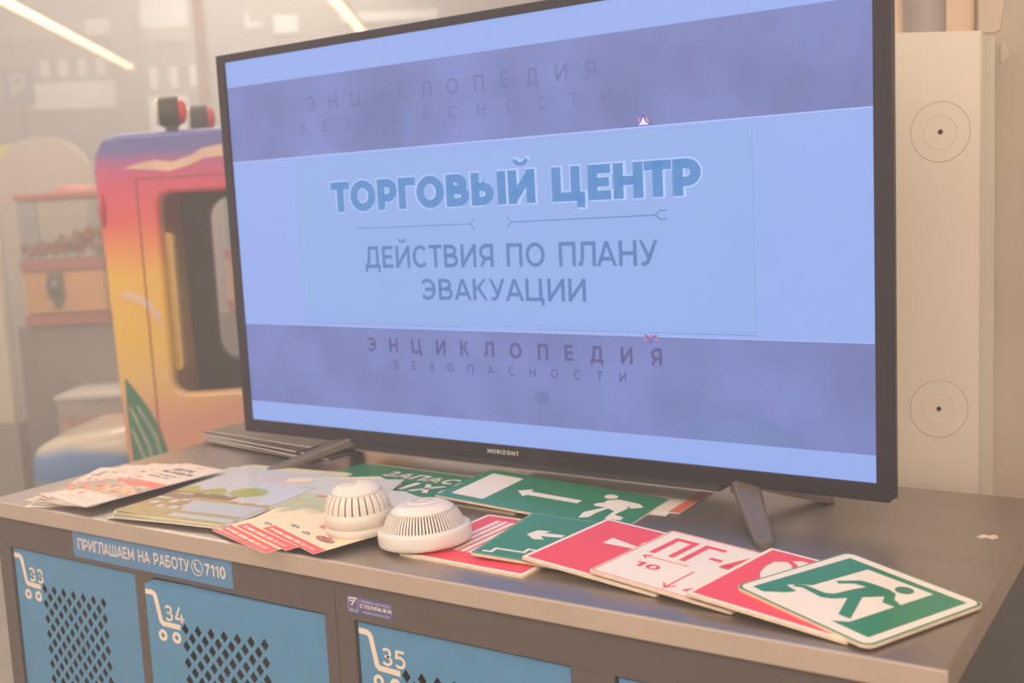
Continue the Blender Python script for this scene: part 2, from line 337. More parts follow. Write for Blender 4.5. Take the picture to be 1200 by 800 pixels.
def locker(name, label, x0, x1, doors, openx):
    t = empty(name, (x0, 0.004, 0)); tag(t, label, 'locker')
    W = x1 - x0; top = H - .0255; bm = bmesh.new()
    zs = [(H - .072, H - .40), (H - .43, H - .80)]
    box(bm, 0, W, 0, .02, H - .072, top); box(bm, 0, W, 0, .02, H - .43, H - .40); box(bm, 0, W, 0, .02, .05, H - .80)
    for a, b in ((0, openx[0][0]), (openx[0][1], openx[1][0]), (openx[1][1], W)): box(bm, a, b, 0.0004, .0204, .05, H - .072)
    obj('front_frame', bm, frame_m, t)
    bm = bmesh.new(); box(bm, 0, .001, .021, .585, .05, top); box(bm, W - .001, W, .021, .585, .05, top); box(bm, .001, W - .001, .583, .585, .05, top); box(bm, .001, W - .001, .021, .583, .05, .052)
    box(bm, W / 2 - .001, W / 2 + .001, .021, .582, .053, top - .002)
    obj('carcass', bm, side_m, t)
    me_t = None
    for r, (zt, zb) in enumerate(zs):
        for c, (a, b) in enumerate(openx):
            wd = b - a - .006; ang = 0.0; d = empty('door', (a + .003, 0.004, zt - .003), 0, t)
            num = doors[c] if r == 0 else None
            if num == '34':                       # stands slightly ajar, hinged on its right
                ang = R(3.9); d.location = (a + .003 + wd - wd * math.cos(ang), 0.004 - wd * math.sin(ang), zt - .003)
                d.rotation_euler = (R(90), 0, ang)
            else: d.rotation_euler = (R(90), 0, 0)
            me = perforated(wd, zt - zb - .006, r == 0)
            bpy.data.objects.remove(d)
            d = mesh_obj('door', me, door_m, t)
            d.location = (a + .003, .0046, zt - .003); d.rotation_euler = (R(90), 0, 0)
            if ang: d.location = (a + .003 + wd - wd * math.cos(ang), .0046 - wd * math.sin(ang), zt - .003); d.rotation_euler = (R(90), 0, ang)
            hh = zt - zb - .006
            bm = bmesh.new(); box(bm, 0, wd, -.0012, 0, -.016, -.0006); box(bm, 0, wd, -hh, -hh + .0012, -.016, -.0006); box(bm, 0, .0012, -hh, 0, -.016, -.0006); box(bm, wd - .0012, wd, -hh, 0, -.016, -.0006)
            obj('door_return', bm, door_m, d)
            if r == 0:
                bm = bmesh.new(); box(bm, .055, .225, -.34, -.04, -.03, -.029); obj('inner_shade_sheet', bm, dark_in, d)  # dark sheet behind the holes stands in for shade inside the locker
            if num:
                cart_print(d, num)
                for ch in d.children:
                    if ch.name.startswith(('cart', 'lettering')): ch.location.z += .0007
    return t
lk1 = locker('locker_unit', 'taupe steel locker unit with perforated blue doors 33 and 34, below the leaflets', -1.4231, -0.7175, ['33', '34'], [(.030, .327), (.366, .687)])
lk2 = locker('locker_unit', 'taupe steel locker unit with perforated blue door 35, below the safety signs', -0.7165, -0.010, ['35', None], [(.028, .333), (.385, .680)])
# label strip on the first locker
st = poly('advert_strip', rrect(-1.2298, -.0655, -.8952, -.0258, .0006), blue_label, None, 0, .0004); st.rotation_euler = (R(90), 0, 0); st.location = (0, .0039, H)
st.parent = lk1; st.matrix_parent_inverse = Matrix.Translation((1.4231, -.004, 0)); st['label'] = 'blue job advert sticker with white capitals and a phone number'
lettering(st, 'ПРИГЛАШАЕМ НА РАБОТУ', -1.2185, -.0535, .2405, .0172, cream_print, .0004, t=.15)
lettering(st, '7110', -.9475, -.0535, .0395, .0165, cream_print, .0004, t=.17)
bm = bmesh.new(); ring(bm, -.9625, -.0455, .0113, .0102, 0, .0002); prism(bm, stroke([(-.9675, -.0405), (-.9665, -.0455), (-.963, -.0495), (-.9582, -.0510)], .0024), 0, .0002); prism(bm, ell(-.9665, -.0405, .0021, .0017, .4, 10), 0, .0002); prism(bm, ell(-.9585, -.0500, .0021, .0017, .8, 10), 0, .0002)
obj('phone_symbol', bm, cream_print, st, (0, 0, .0004))
s2 = poly('maker_label', rrect(-.6965, -.0625, -.6255, -.0415, .0008), violet_label, None, 0, .0004); s2.rotation_euler = (R(90), 0, 0); s2.location = (0, .0039, H)
s2.parent = lk2; s2.matrix_parent_inverse = Matrix.Translation((.7165, -.004, 0)); s2['label'] = 'small violet maker sticker with white lettering'
pale = mat('pale_print', (0.55, 0.52, 0.62), 0.5)
lettering(s2, 'СЕЙФЫ ШКАФЫ', -.6765, -.0480, .047, .0036, pale, .0004, t=.15)
lettering(s2, 'СТЕЛЛАЖИ', -.6765, -.0545, .049, .0046, cream_print, .0004, t=.2)
font_text(s2, 'www.aikom.by', -.673, -.0605, .042, .0034, pale, .0004)
polys('maker_logo', [stroke([(-.694, -.0455), (-.682, -.0438), (-.690, -.0535)], .0018), stroke([(-.693, -.0485), (-.685, -.0475)], .0012)], cream_print, s2, .0004)
bm = bmesh.new()
for a, b in ((rrect(-.6952, -.0612, -.6792, -.0428, .002), rrect(-.6946, -.0606, -.6798, -.0434, .0016)),):
    n = len(a); va = [bm.verts.new((x, y, .0005)) for x, y in a]; vb = [bm.verts.new((x, y, .0005)) for x, y in b]
    for i in range(n): bm.faces.new((va[i], va[(i + 1) % n], vb[(i + 1) % n], vb[i]))
obj('logo_outline', bm, pale, s2)
lettering(s2, 'АЙКОМ', -.693, -.0596, .012, .0022, pale, .0004, t=.2)

wt = empty('steel_worktop', (-.715, .297, H - .025)); tag(wt, 'brushed stainless steel worktop lying across both locker units', 'worktop')
bm = bmesh.new(); box(bm, -.712, .715, -.2955, .297, .0015, .025, .0022); obj('top_sheet', bm, steel, wt)
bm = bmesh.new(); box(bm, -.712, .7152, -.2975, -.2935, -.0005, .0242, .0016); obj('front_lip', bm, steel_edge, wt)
bm = bmesh.new(); box(bm, .7130, .7160, -.2935, .297, -.0005, .0240, .001); obj('side_lip', bm, steel, wt)
# worn sticker remnant
o = poly('label_remnant', [(-.052, .399), (-.047, .412), (-.040, .409), (-.034, .416), (-.028, .405), (-.033, .397), (-.041, .400), (-.046, .393)], mat('faded_pink_paper', (0.62, 0.47, 0.38), 0.8, noise=0.3, nscale=150), None, H, .0003)
tag(o, 'torn scrap of pinkish sticker on the bare right end of the worktop', 'sticker')

# ------------------------------------------------------------------ television
TA = -0.0319
tv = empty('television', (-1.2664, .408, H), TA); tag(tv, 'large flat-screen television showing a blue Cyrillic slide, standing on the steel worktop', 'television')
W, HH, ZB0 = 1.107, 0.6227, 0.0592
bm = bmesh.new()
ox0, ox1, oz0, oz1 = -.0165, W + .0205, -.0200, HH + .0105
ch = .007
outer = [(ox0, oz0), (ox1 - ch, oz0), (ox1, oz0 + ch), (ox1, oz1), (ox0, oz1)]
me = curve_plate(outer, [[(0, 0), (W, 0), (W, HH), (0, HH)]], .0045, .0012)
mesh_obj('bezel', me, bezel_m, tv, (0, .0035, ZB0), (R(90), 0, 0))
bm = bmesh.new(); box(bm, ox0 + .001, ox1 - .001, .008, .018, oz0 + .002 + ZB0, oz1 - .001 + ZB0, .002); box(bm, .10, W - .10, .018, .060, .02 + ZB0, .40 + ZB0, .01)
obj('rear_shell', bm, tvback, tv)
sb = bx('lower_housing', tvback, tv, .236, .896, .006, .095, ZB0 - .0345, ZB0 - .0185, .003)
bm = bmesh.new(); box(bm, .240, .892, .0035, .0065, ZB0 - .0352, ZB0 - .0337, .0005); obj('bright_edge', bm, bezel_lip, sb)
# feet: two splayed legs each
def foot(xt, sgn):
    ft = empty('stand_foot', (xt, .02, 0), 0, tv)
    for nm, (dx, dy) in (('front_leg', (sgn * .088, -.142)), ('rear_leg', (sgn * .088, .088))):
        bm = bmesh.new(); n = 12; rows = []
        for i in range(n + 1):
            t = i / n; x = dx * t; y = dy * t; z = .040 * (1 - t) ** 1.15 + .003
            if i == n: z = .004
            d = Vector((dx, dy, 0)).normalized(); s = Vector((-d.y, d.x, 0)); wd = .0185 * (1 - t) + .0105 * t
            if i == n: wd *= .55
            th = .0035 + .004 * (1 - t)
            rows.append([bm.verts.new(Vector((x, y, z)) + s * a * wd + Vector((0, 0, b * th))) for a, b in ((-1, -1), (1, -1), (1, .5), (.75, 1), (-.75, 1), (-1, .5))])
        for a, b in zip(rows, rows[1:]):
            for k in range(6): bm.faces.new((a[k], a[(k + 1) % 6], b[(k + 1) % 6], b[k]))
        bm.faces.new(rows[0]); bm.faces.new(rows[-1][::-1]); obj(nm, bm, foot_m, ft)
    bm = bmesh.new(); box(bm, -.016, .016, -.012, .016, .024, .043, .004); obj('foot_mount', bm, foot_m, ft)
foot(.925, 1); foot(.232, -1)
# screen
scr = empty('screen', (0, .0022, ZB0), 0, tv); scr.rotation_euler = (R(90), 0, 0)
def em(name, col, noise=0.0, ns=6, st=None): return mat(name, (0.01, 0.01, 0.012), 0.45, noise=noise, nscale=ns, emit=col, stretch=st)
light_b = em('screen_light_blue', (0.265, 0.405, 0.86), .02, 2)
dark_b = em('screen_clouded_violet', (0.145, 0.200, 0.51), .20, 7)
panel_b = em('screen_panel_blue', (0.25, 0.415, 0.83), .02, 2)
for n_, (v0, v1, m) in {'light_band': (0, .0353, light_b), 'dark_band': (.0353, .1724, dark_b), 'light_band.001': (.1724, .4524, light_b), 'dark_band.001': (.4524, .5785, dark_b), 'light_band.002': (.5785, HH, light_b)}.items():
    poly(n_.split('.')[0], [(0, v0), (W, v0), (W, v1), (0, v1)], m, scr, -.0008, .0008)
bright = em('screen_white_line', (0.42, 0.58, 1.0)); line_b = em('screen_outline_blue', (0.19, 0.35, 0.74)); title_b = em('screen_title_blue', (0.05, 0.245, 0.60))
sub_b = em('screen_subtitle_blue', (0.06, 0.19, 0.50)); grey_b = em('screen_grey_letters', (0.065, 0.075, 0.26)); faint_b = em('screen_faint_letters', (0.108, 0.140, 0.385))
orange = em('screen_orange', (0.85, 0.16, 0.10)); viol = em('screen_violet', (0.12, 0.08, 0.5)); whit = em('screen_white', (0.8, 0.8, 1.0))
poly('title_panel', [(.151, .1815), (.9545, .1815), (.9545, .447), (.151, .447)], panel_b, scr, .0001, .0001)
E1 = .0004
def frame_lines(rects, m, nm, z=E1): polys(nm, [[(a, b), (c, b), (c, d), (a, d)] for a, b, c, d in rects], m, scr, z, .0001)
frame_lines([(.151, .1815, .9545, .1822), (.9538, .1815, .9545, .447), (.151, .1815, .1516, .447), (.151, .4463, .9545, .447)], line_b, 'panel_outline')
frame_lines([(0, .4512, W, .4526), (0, .1722, W, .1730)], bright, 'band_highlight')
frame_lines([(.3121 + i * .0085, .1776, .3176 + i * .0085, .1784) for i in range(20)] + [(.6222 + i * .0085, .1776, .6277 + i * .0085, .1784) for i in range(20)] + [(.80, .1776, .955, .1783), (.151, .1776, .31, .1781)], sub_b, 'dashed_rule')
scr.children[-1]['kind'] = 'stuff'
dt = .0011
polys('divider_rule', [stroke([(.2778, .3315), (.5080, .3325)], dt), stroke([(.5165, .341), (.5080, .3325), (.5165, .324)], dt), stroke([(.574, .341), (.5825, .333), (.574, .325)], dt), stroke([(.5825, .333), (.816, .3355)], .0014), stroke([(.833, .3415), (.823, .3415), (.816, .3355), (.823, .3295), (.833, .3295)], .0016)], sub_b, scr, E1)
lettering(scr, 'ТОРГОВЫЙ ЦЕНТР', .2270, .3572, .6590, .0520, bright, E1 - .0001, t=.31, gap=.03)
lettering(scr, 'ТОРГОВЫЙ ЦЕНТР', .2290, .3590, .6545, .0480, title_b, E1 + .0002, t=.26, gap=.075)
lettering(scr, 'ДЕЙСТВИЯ ПО ПЛАНУ', .2941, .2682, .5240, .0345, sub_b, E1, t=.16)
lettering(scr, 'ЭВАКУАЦИИ', .4052, .2185, .2985, .0325, sub_b, E1, t=.16)
lettering(scr, 'ЭНЦИКЛОПЕДИЯ', .2861, .1335, .5328, .0232, grey_b, E1, t=.19, spaced=True)
lettering(scr, 'БЕЗОПАСНОСТИ', .3422, .1073, .4205, .0133, grey_b, E1, t=.14, spaced=True)
lettering(scr, 'ЭНЦИКЛОПЕДИЯ', .1895, .5240, .5440, .0228, faint_b, E1, t=.13, spaced=True)
lettering(scr, 'БЕЗОПАСНОСТИ', .1705, .4885, .5845, .0178, faint_b, E1, t=.11, spaced=True)
poly('round_spot', ell(.622, .0775, .0125, .0098), em('screen_spot', (0.098, 0.165, 0.42)), scr, .0001, .0001)
poly('arc_shape', [(.86, .0353)] + [(.93 + .09 * math.cos(t), .0353 + .034 * math.sin(t)) for t in [math.pi * (1 - i / 14) for i in range(15)]][1:-1] + [(1.02, .0353)], em('screen_arc', (0.125, 0.205, 0.49), .10, 9), scr, .0001, .0001)
polys('twin_line_mark', [stroke([(.3945, .514), (.3945, .496), (.3932, .488), (.3950, .480), (.3940, .4712)], .0009), stroke([(.3985, .514), (.3988, .497), (.4003, .489), (.3988, .481), (.3985, .4722)], .0009)], title_b, scr, E1)  # two thin wavy blue lines on the upper dark band
# clipped star emblem, upper half and lower half
poly('emblem_white', [(.7925, .4545), (.8026, .4675), (.8135, .4545)], whit, scr, E1)
polys('emblem_star', [stroke([(.7925, .4538), (.7985, .4590), (.8026, .4672), (.8070, .4590), (.8135, .4538)], .0022), stroke([(.796, .4540), (.804, .4540)], .001)], viol, scr, E1 + .0003)
polys('emblem_petal', [[(.7945, .4655), (.7965, .4600), (.7995, .4630)], [(.8095, .4660), (.8062, .4632), (.8088, .4602)]], orange, scr, E1 + .0003)
polys('emblem_star', [stroke([(.7940, .1745), (.7990, .1715), (.8026, .1642), (.8065, .1715), (.8125, .1745)], .0022)], viol, scr, E1 + .0003)
polys('emblem_petal', [[(.7995, .1745), (.8065, .1745), (.8028, .1690)], [(.7925, .1660), (.7940, .1708), (.7975, .1685)], [(.8140, .1660), (.8125, .1708), (.8085, .1685)]], orange, scr, E1 + .0003)
lg = empty('maker_badge', (0, -.0028, ZB0), 0, tv); lg.rotation_euler = (R(90), 0, 0)
lettering(lg, 'HORIZONT', .5216, -.0122, .0570, .0060, mat('badge_print', (0.75, 0.68, 0.62), 0.4), 0, t=.17, gap=.3)

# ------------------------------------------------------------------ safety signs
def sign(name, label, x, y, rot, w_, l_, z0, z1, z2, face, corner=.003, cat='sign', group='safety sign boards on the worktop'):
    a = R(rot); c, s = math.cos(a), math.sin(a)
    o = Vector((x, y, H + z0)); U = Vector((w_ * c, w_ * s, z1 - z0)).normalized(); V = Vector((-l_ * s, l_ * c, z2 - z0)); V = (V - U * U.dot(V)).normalized(); N = U.cross(V)
    t = empty(name); Mx = Matrix((U, V, N)).transposed().to_4x4(); Mx.translation = o; t.matrix_world = Mx
    tag(t, label, cat, group)
    bm = bmesh.new(); prism(bm, rrect(0, 0, w_, l_, corner), -.0034, -.0002); obj('board', bm, ply, t)
    poly('face_film', rrect(.0006, .0006, w_ - .0006, l_ - .0006, corner), face, t, -.0002, .0002)
    return t
Z = 0.00005
# striped red board
t = sign('red_safety_sign', 'red sign board with white slanted stripes, half under the flat smoke detector', -.650, .050, -2.2, .185, .186, .0035, .0035, .0035, signwhite)
poly('red_field', rrect(.006, .006, .179, .180, .001), signred, t, Z)
polys('white_stripe', [rrect(.030 + i * .0112, .040, .0372 + i * .0112, .164 + .001 * (i % 2), .0006, 2) for i in range(7)], signwhite, t, Z + .0003)
# evacuation exit lettering board
t = sign('green_text_sign', 'green sign board reading ЗАПАСНЫЙ ВЫХОД, behind the domed detector', -1.018, .277, -3, .405, .137, .0035, .0035, .0035, signgreen)
lettering(t, 'ЗАПАСНЫЙ', .0860, .0790, .245, .0285, signwhite, Z, t=.2, shear=0.1)
lettering(t, 'ВЫХОД', .0750, .0250, .265, .0420, signwhite, Z, t=.22, shear=0.1)
polys('white_rule', [[(.004, .004), (.401, .004), (.401, .0052), (.004, .0052)], [(.004, .1318), (.401, .1318), (.401, .133), (.004, .133)]], signwhite, t, Z)
t = sign('green_sign_board', 'green board corner showing between the cream brochures and the lettered green board', -1.075, .292, 5, .10, .045, .0034, .0034, .0034, signgreen)
# running man with arrow
t = sign('escape_route_sign', 'long green sign with white door, arrow and running man, tilted before the television', -.7422, .2477, 1.05, .2946, .1473, .017, .0006, .0198, signgreen)
poly('door_symbol', [(.0151, .0195), (.0692, .0180), (.0692, .1278), (.0151, .1290)], signwhite, t, Z)
poly('arrow_symbol', [(.0922, .0745), (.1085, .0905), (.1110, .0800), (.1925, .0800), (.1925, .0660), (.1130, .0655), (.1115, .0560)], signwhite, t, Z)
MAN = [(.2142, .0766), (.2227, .0869), (.2234, .0982), (.2362, .1088), (.2689, .1048), (.2791, .0947), (.2673, .0816), (.2567, .0903), (.2628, .0811), (.2587, .0478), (.274, .0436), (.276, .0319), (.2541, .0272), (.2519, .0613), (.2391, .0675), (.2338, .0407), (.2338, .0225), (.2229, .0142), (.2181, .0368), (.2279, .058), (.2355, .0690), (.2169, .0690)]
poly('running_man', MAN, signwhite, t, Z); poly('head_symbol', ell(.2200, .1152, .0095, .0095), signwhite, t, Z)
# stairs
t = sign('stairs_sign', 'square green sign with white arrow and stair line, leaning over the red striped board', -.5531, .0656, 6.95, .1769, .1748, .0125, .0030, .0128, signgreen)
poly('arrow_symbol', [(0.0318, 0.0902), (0.0378, 0.109), (0.0543, 0.1130), (0.050, 0.1030), (0.0760, 0.1060), (0.0765, 0.0963), (0.0500, 0.0905), (0.0595, 0.0802), (0.0467, 0.0768)], signwhite, t, Z)
poly('stair_line', stroke([(.0100, .0125), (.0212, .0135), (.0215, .0265), (.0578, .0270), (.0580, .0395), (.095, .0400), (.0952, .053), (.13, .053)], .0042), signwhite, t, Z)
bm = bmesh.new()
for a, b, c, d in ((.003, .003, .1739, .0038), (.003, .171, .1739, .1718), (.003, .003, .0038, .1718)): prism(bm, [(a, b), (c, b), (c, d), (a, d)], 0, .0002)
obj('border_line', bm, mat('pale_green_line', (0.25, 0.5, 0.36), 0.4), t, (0, 0, Z))
# red board with wedge
t = sign('red_safety_sign', 'plain red sign with a white wedge, between the stairs sign and the hydrant sign', -.4841, .0701, -6.05, .1817, .1765, .0155, .0045, .0155, signwhite)
poly('red_field', rrect(.0055, .0055, .176, .171, .001), signred, t, Z)
polys('white_wedge', [[(.0481, .0967), (.0473, .1184), (.0922, .1091), (.0916, .103)], [(.0885, .0235), (.0887, .0495), (.0905, .0448), (.0934, .1026), (.0973, .1011), (.0973, .0207)], [(.0852, .1224), (.0876, .1281), (.0937, .1254), (.0922, .1184)]], signwhite, t, Z + .0003)
# hydrant sign
t = sign('hydrant_sign', 'white sign with red ПГ-4 lettering, arrows and digits', -.3899, .0610, -7.27, .1776, .1715, .0160, .0046, .0162, signwhite)
bm = bmesh.new()
for a, b, c, d in ((.0022, .0022, .1754, .0036), (.0022, .1679, .1754, .1693), (.0022, .0022, .0036, .1693), (.174, .0022, .1754, .1693)): prism(bm, [(a, b), (c, b), (c, d), (a, d)], 0, .0002)
obj('red_border', bm, signred, t, (0, 0, Z))
polys('red_letters', [[(.0200, .0895), (.0275, .0895), (.0275, .1425), (.0440, .1425), (.0440, .0915), (.0515, .0915), (.0515, .1505), (.0200, .1505)],
      [(.0600, .0895), (.0675, .0895), (.0675, .1435), (.0880, .1435), (.0880, .1510), (.0600, .1510)], [(.0850, .1125), (.1005, .1125), (.1005, .1195), (.0850, .1195)]], signred, t, Z)
lettering(t, '4', .1065, .0890, .034, .0615, signred, Z, t=.2)
lettering(t, '10', .0275, .0445, .0310, .0150, signred, Z, t=.2)
lettering(t, '4', .1100, .0135, .0135, .0150, signred, Z, t=.2)
polys('red_arrow', [stroke([(.0220, .0770), (.0795, .0790)], .0016), stroke([(.0290, .0830), (.0215, .0768), (.0285, .0705)], .0022), stroke([(.0925, .0690), (.0915, .0110)], .0020), stroke([(.0840, .0215), (.0915, .0105), (.0990, .0215)], .0022)], signred, t, Z)
# red board with white leaf shapes
t = sign('red_safety_sign', 'red sign with white rounded shapes, under the corner of the rounded exit sign', -.266, .0420, -9, .177, .177, .0155, .0044, .0155, signwhite)
poly('red_field', rrect(.0055, .0055, .1715, .1715, .001), signred, t, Z)
poly('white_shape', [(0.0465, 0.0700), (0.0300, 0.1000), (0.0255, 0.1200), (0.0259, 0.1379), (0.0373, 0.1466), (0.0460, .1400), (0.0530, 0.1280), (0.0590, 0.1147), (.062, .098), (.058, .080)], signwhite, t, Z + .0003)
poly('white_shape', [(.0401, .1524), (.0482, .1591), (.0594, .1582), (.0680, .152), (.0705, .140), (.0660, .1250), (.0605, .1235), (.0560, .1360), (.0490, .1463)], signwhite, t, Z + .0003)
# front exit sign
t = sign('exit_sign', 'rounded square green exit sign with running figure, nearest the worktop corner', -.2272, .0776, -24.68, .173, .173, .0170, .0062, .0165, signgreen, corner=.011)
poly('white_ring', rrect(.0032, .0032, .1698, .1698, .0095), signwhite, t, Z)
poly('green_field', [(.0145, .0145), (.0145, .1580), (.1600, .1580), (.1600, .0145), (.1140, .0145), (.1275, .0283), (.1295, .1490), (.0465, .1490), (.0465, .0665), (.0335, .0560), (.029, .0456), (.0466, .0416), (.0431, .0300), (.0270, .0145)][0:0] or
     [(.0130, .0145), (.0150, .1580), (.1615, .1580), (.1600, .0160), (.1161, .0165), (.1275, .0283), (.1298, .1495), (.0477, .1480), (.0450, .0670), (.0335, .0554), (.0290, .0456), (.0466, .0416), (.0431, .0311), (.0278, .0135)], signgreen, t, Z + .0003)
poly('running_man', [(0.0514, 0.0956), (0.0651, 0.117), (0.08, 0.1203), (0.098, 0.1214), (0.108, 0.1185), (0.1173, 0.1052), (0.1323, 0.0984), (0.1308, 0.0921), (0.1146, 0.0906), (0.1058, 0.1043), (0.0946, 0.0843), (0.1229, 0.0347), (0.1095, 0.0332), (0.0876, 0.0712), (0.08, 0.0573), (0.0714, 0.0507), (0.0433, 0.0541), (0.0351, 0.0483), (0.0345, 0.0544), (0.0423, 0.0606), (0.0665, 0.0615), (0.0736, 0.0682), (0.0768, 0.094), (0.0804, 0.1092), (0.0664, 0.1059), (0.0568, 0.0925)], signgreen, t, Z + .0006)
poly('head_symbol', ell(.1071, .1331, .0092, .0092), signgreen, t, Z + .0006)

# ------------------------------------------------------------------ printed paper
def page_mesh(name, w_, l_, art, nu, nv, curl=0.0):
    bm = bmesh.new(); g = []
    for j in range(nv + 1):
        row = []
        for i in range(nu + 1):
            u, v = i / nu, j / nv; z = curl * max(0, 1 - (u * .7 + v) * 2.2) ** 2 + curl * .25 * max(0, .35 - v) * (1 - u)
            row.append(bm.verts.new((u * w_, v * l_, z)))
        g.append(row)
    cols = []
    for j in range(nv):
        for i in range(nu):
            bm.faces.new((g[j][i], g[j][i + 1], g[j + 1][i + 1], g[j + 1][i])); cols.append(art((i + .5) / nu, (j + .5) / nv))
    me = bpy.data.meshes.new(name); bm.to_mesh(me); bm.free()
    ca = me.color_attributes.new('print', 'FLOAT_COLOR', 'CORNER')
    for p in me.polygons:
        p.use_smooth = True; c = cols[p.index]
        for li in p.loop_indices: ca.data[li].color = (*c, 1)
    return me
def hsh(*a):
    v = math.sin(sum(x * k for x, k in zip(a, (12.9898, 78.233, 37.719)))) * 43758.5453; return v - math.floor(v)
CR = (.72, .60, .50)
def art_a(u, v):
    if v > .90: return (.62, .40, .33) if abs(u - .5) < .06 and v > .93 and v < .97 else CR
    for k, (v0, ua, ub) in enumerate(((.70, .15, .85), (.655, .15, .7))):
        if v0 < v < v0 + .025 and ua < u < ub and hsh(int(u * 34), k) > .35: return (.20, .15, .15)
    if v > .56:
        if (u - .12) ** 2 * .2 + (v - .60) ** 2 < .0006: return (.75, .22, .17)
        return CR
    if .22 < v <= .56:
        if v > .44 + .09 * abs(u - .45): return (.78, .16, .12) if v < .53 - .12 * abs(u - .4) or u > .5 else (.55, .30, .22)
        n = hsh(int(u * 9), int(v * 26)); return [(.72, .33, .16), (.80, .46, .26), (.38, .22, .16), (.78, .52, .36), (.36, .42, .38), (.66, .27, .15)][int(n * 6)]
    if (u - .2) ** 2 * .25 + (v - .17) ** 2 < .0007: return (.82, .22, .10)
    if .04 < v < .12 and int(v * 60) % 2 and .1 < u < .85 and hsh(int(u * 40), int(v * 60)) > .4: return (.55, .45, .40)
    return CR
def art_b(u, v):
    if v > .93 + .01 * math.sin(u * 9): return (.72, .68, .42)
    sky = (.60, .60, .62)
    if v > .42:
        for k in range(5):
            if .80 - k * .022 < v < .811 - k * .022 and .42 < u < .95 and hsh(int(u * 60), k) > .35: return (.74, .35, .30)
        for k in range(3):
            if .84 - k * .03 < v < .85 - k * .03 and .12 < u < .34 and hsh(int(u * 60), k + 9) > .5: return (.74, .42, .36)
        if .64 < v < .66 and .5 < u < .9 and hsh(int(u * 30), 3) > .6: return (.74, .42, .38)
        r = ((u - .60) / .15) ** 2 + ((v - .50) / .085) ** 2
        if r < 1 + .15 * math.sin(u * 70): return (.38, .42, .10) if v > .47 or u > .6 else (.40, .44, .12)
        if u < .45 and v < .50 + .03 * math.sin(u * 25): return (.42, .44, .12)
        return sky
    if .30 < v: 
        if u > .62: return sky if v > .335 + .01 * math.sin(u * 40) else (.48, .31, .09)
        if v < .345 and u > .30: return (.50, .36, .14)
        return (.27, .19, .13) if hsh(int(u * 14), int(v * 30)) > .25 else (.50, .42, .33)
    if .13 < v <= .30:
        if u > .34 + .6 * (.30 - v): return (.50, .54, .60)
        n = hsh(int(u * 16), int(v * 22)); return (.55, .60, .66) if n > .78 else ((.42, .30, .17) if n > .4 else (.36, .29, .12))
    if .09 < v: return (.40, .37, .20)
    if .035 < v <= .09: return (.50, .55, .62) if u > .45 else (.38, .34, .15)
    return (.42, .38, .16)
def art_c(u, v):
    if v < .075:
        if .025 < v < .05 and .06 < u < .9 and hsh(int(u * 34), 1) > .3: return (.85, .62, .52)
        return (.75, .09, .075)
    if .075 <= v < .43:
        if ((u - .17) / .075) ** 2 + ((v - .16) / .018) ** 2 < 1 or ((u - .44) / .07) ** 2 + ((v - .145) / .018) ** 2 < 1: return (.16, .13, .13) if hsh(int(u * 50), int(v * 90)) > .4 else (.6, .5, .4)
        if ((u - .74) / .15) ** 2 + ((v - .165) / .032) ** 2 < 1: return (.28, .13, .13) if hsh(int(u * 40), int(v * 70)) > .35 else (.6, .2, .15)
        if .36 < u < .58 and .25 < v < .34: return (.74, .15, .12)
        if .58 <= u < .80 and .25 < v < .37: return (.30, .46, .55)
        if ((u - .84) / .06) ** 2 + ((v - .26) / .03) ** 2 < 1: return (.16, .08, .30)
        if ((u - .64) / .05) ** 2 + ((v - .40) / .02) ** 2 < 1: return (.72, .08, .32)
        return (.82, .67, .44)
    if v < .70:
        d = math.hypot((u - .75) * .7, v - .47)
        if .075 < d < .10 and v > .46: return (.74, .10, .38)
        if abs(v - .50 - .25 * (u - .3)) < .008 and u > .2: return (.62, .30, .18)
        if abs((v - .60) - .5 * (u - .2)) < .012 and .12 < u < .5: return (.80, .50, .14)
        return (.44, .47, .27) if v > .47 + .03 * math.sin(u * 7) else (.70, .60, .38)
    if v < .80:
        if .15 < u < .42 and .735 < v < .775 or .55 < u < .80 and .735 < v < .775: return (.66, .16, .12)
        if abs((v - .72) - .5 * (u - .35)) < .02 and .28 < u < .45: return (.72, .20, .14)
        return (.46, .52, .34)
    if ((u - .45) / .10) ** 2 + ((v - .90) / .035) ** 2 < 1 and hsh(int(u * 60), int(v * 80)) > .45: return (.40, .25, .20)
    return (.55, .56, .53)
def art_c2(u, v):
    if v < .075: return (.75, .09, .075)
    if v > .955: return (.76, .68, .42)
    if .86 < v < .90 and .12 < u < .45: return (.70, .14, .12)
    d = math.hypot((u - .3) * .75, v - .74)
    if d < .065: return (.72, .62, .52)
    if d < .078: return (.70, .20, .14)
    return (.80, .62, .44)
paper = vcol('printed_paper', .45); gloss = vcol('glossy_print', .28, .15)
ink = mat('dark_ink', (.16, .12, .12), .6)
def pile(kind, meshes, items, labels, group, m, th, cat, gap=.0006):
    z = 0.0
    for i, (x, y, rot, w_, l_, mi, tx, ty) in enumerate(items):
        me = meshes[mi]; t = empty(kind, (x, y, H + z + .0001), R(rot)); tag(t, labels[i], cat, group); t.rotation_euler = (tx, ty, R(rot))
        bm = bmesh.new(); box(bm, 0, w_, 0, l_, 0, th - .0002); obj('sheets', bm, mat('page_edges', (.86, .80, .74), .6), t)
        o = bpy.data.objects.new('printed_cover', me); link(o, t); o.location = (0, 0, th)
        if not me.materials: me.materials.append(m)
        if kind == 'leaflet':
            lettering(o, 'ДЕТИ', .020, l_ * .835, .050, .0105, ink, .0001, t=.22); lettering(o, 'НЕ БУДЬТЕ', .012, l_ * .765, .078, .0100, ink, .0001, t=.22)
        z += th + gap
wa, la = .105, .245
ma = page_mesh('leaflet_print', wa, la, art_a, 60, 130, 0.003); ma2 = page_mesh('leaflet_print_curled', wa, la, art_a, 60, 130, 0.010)
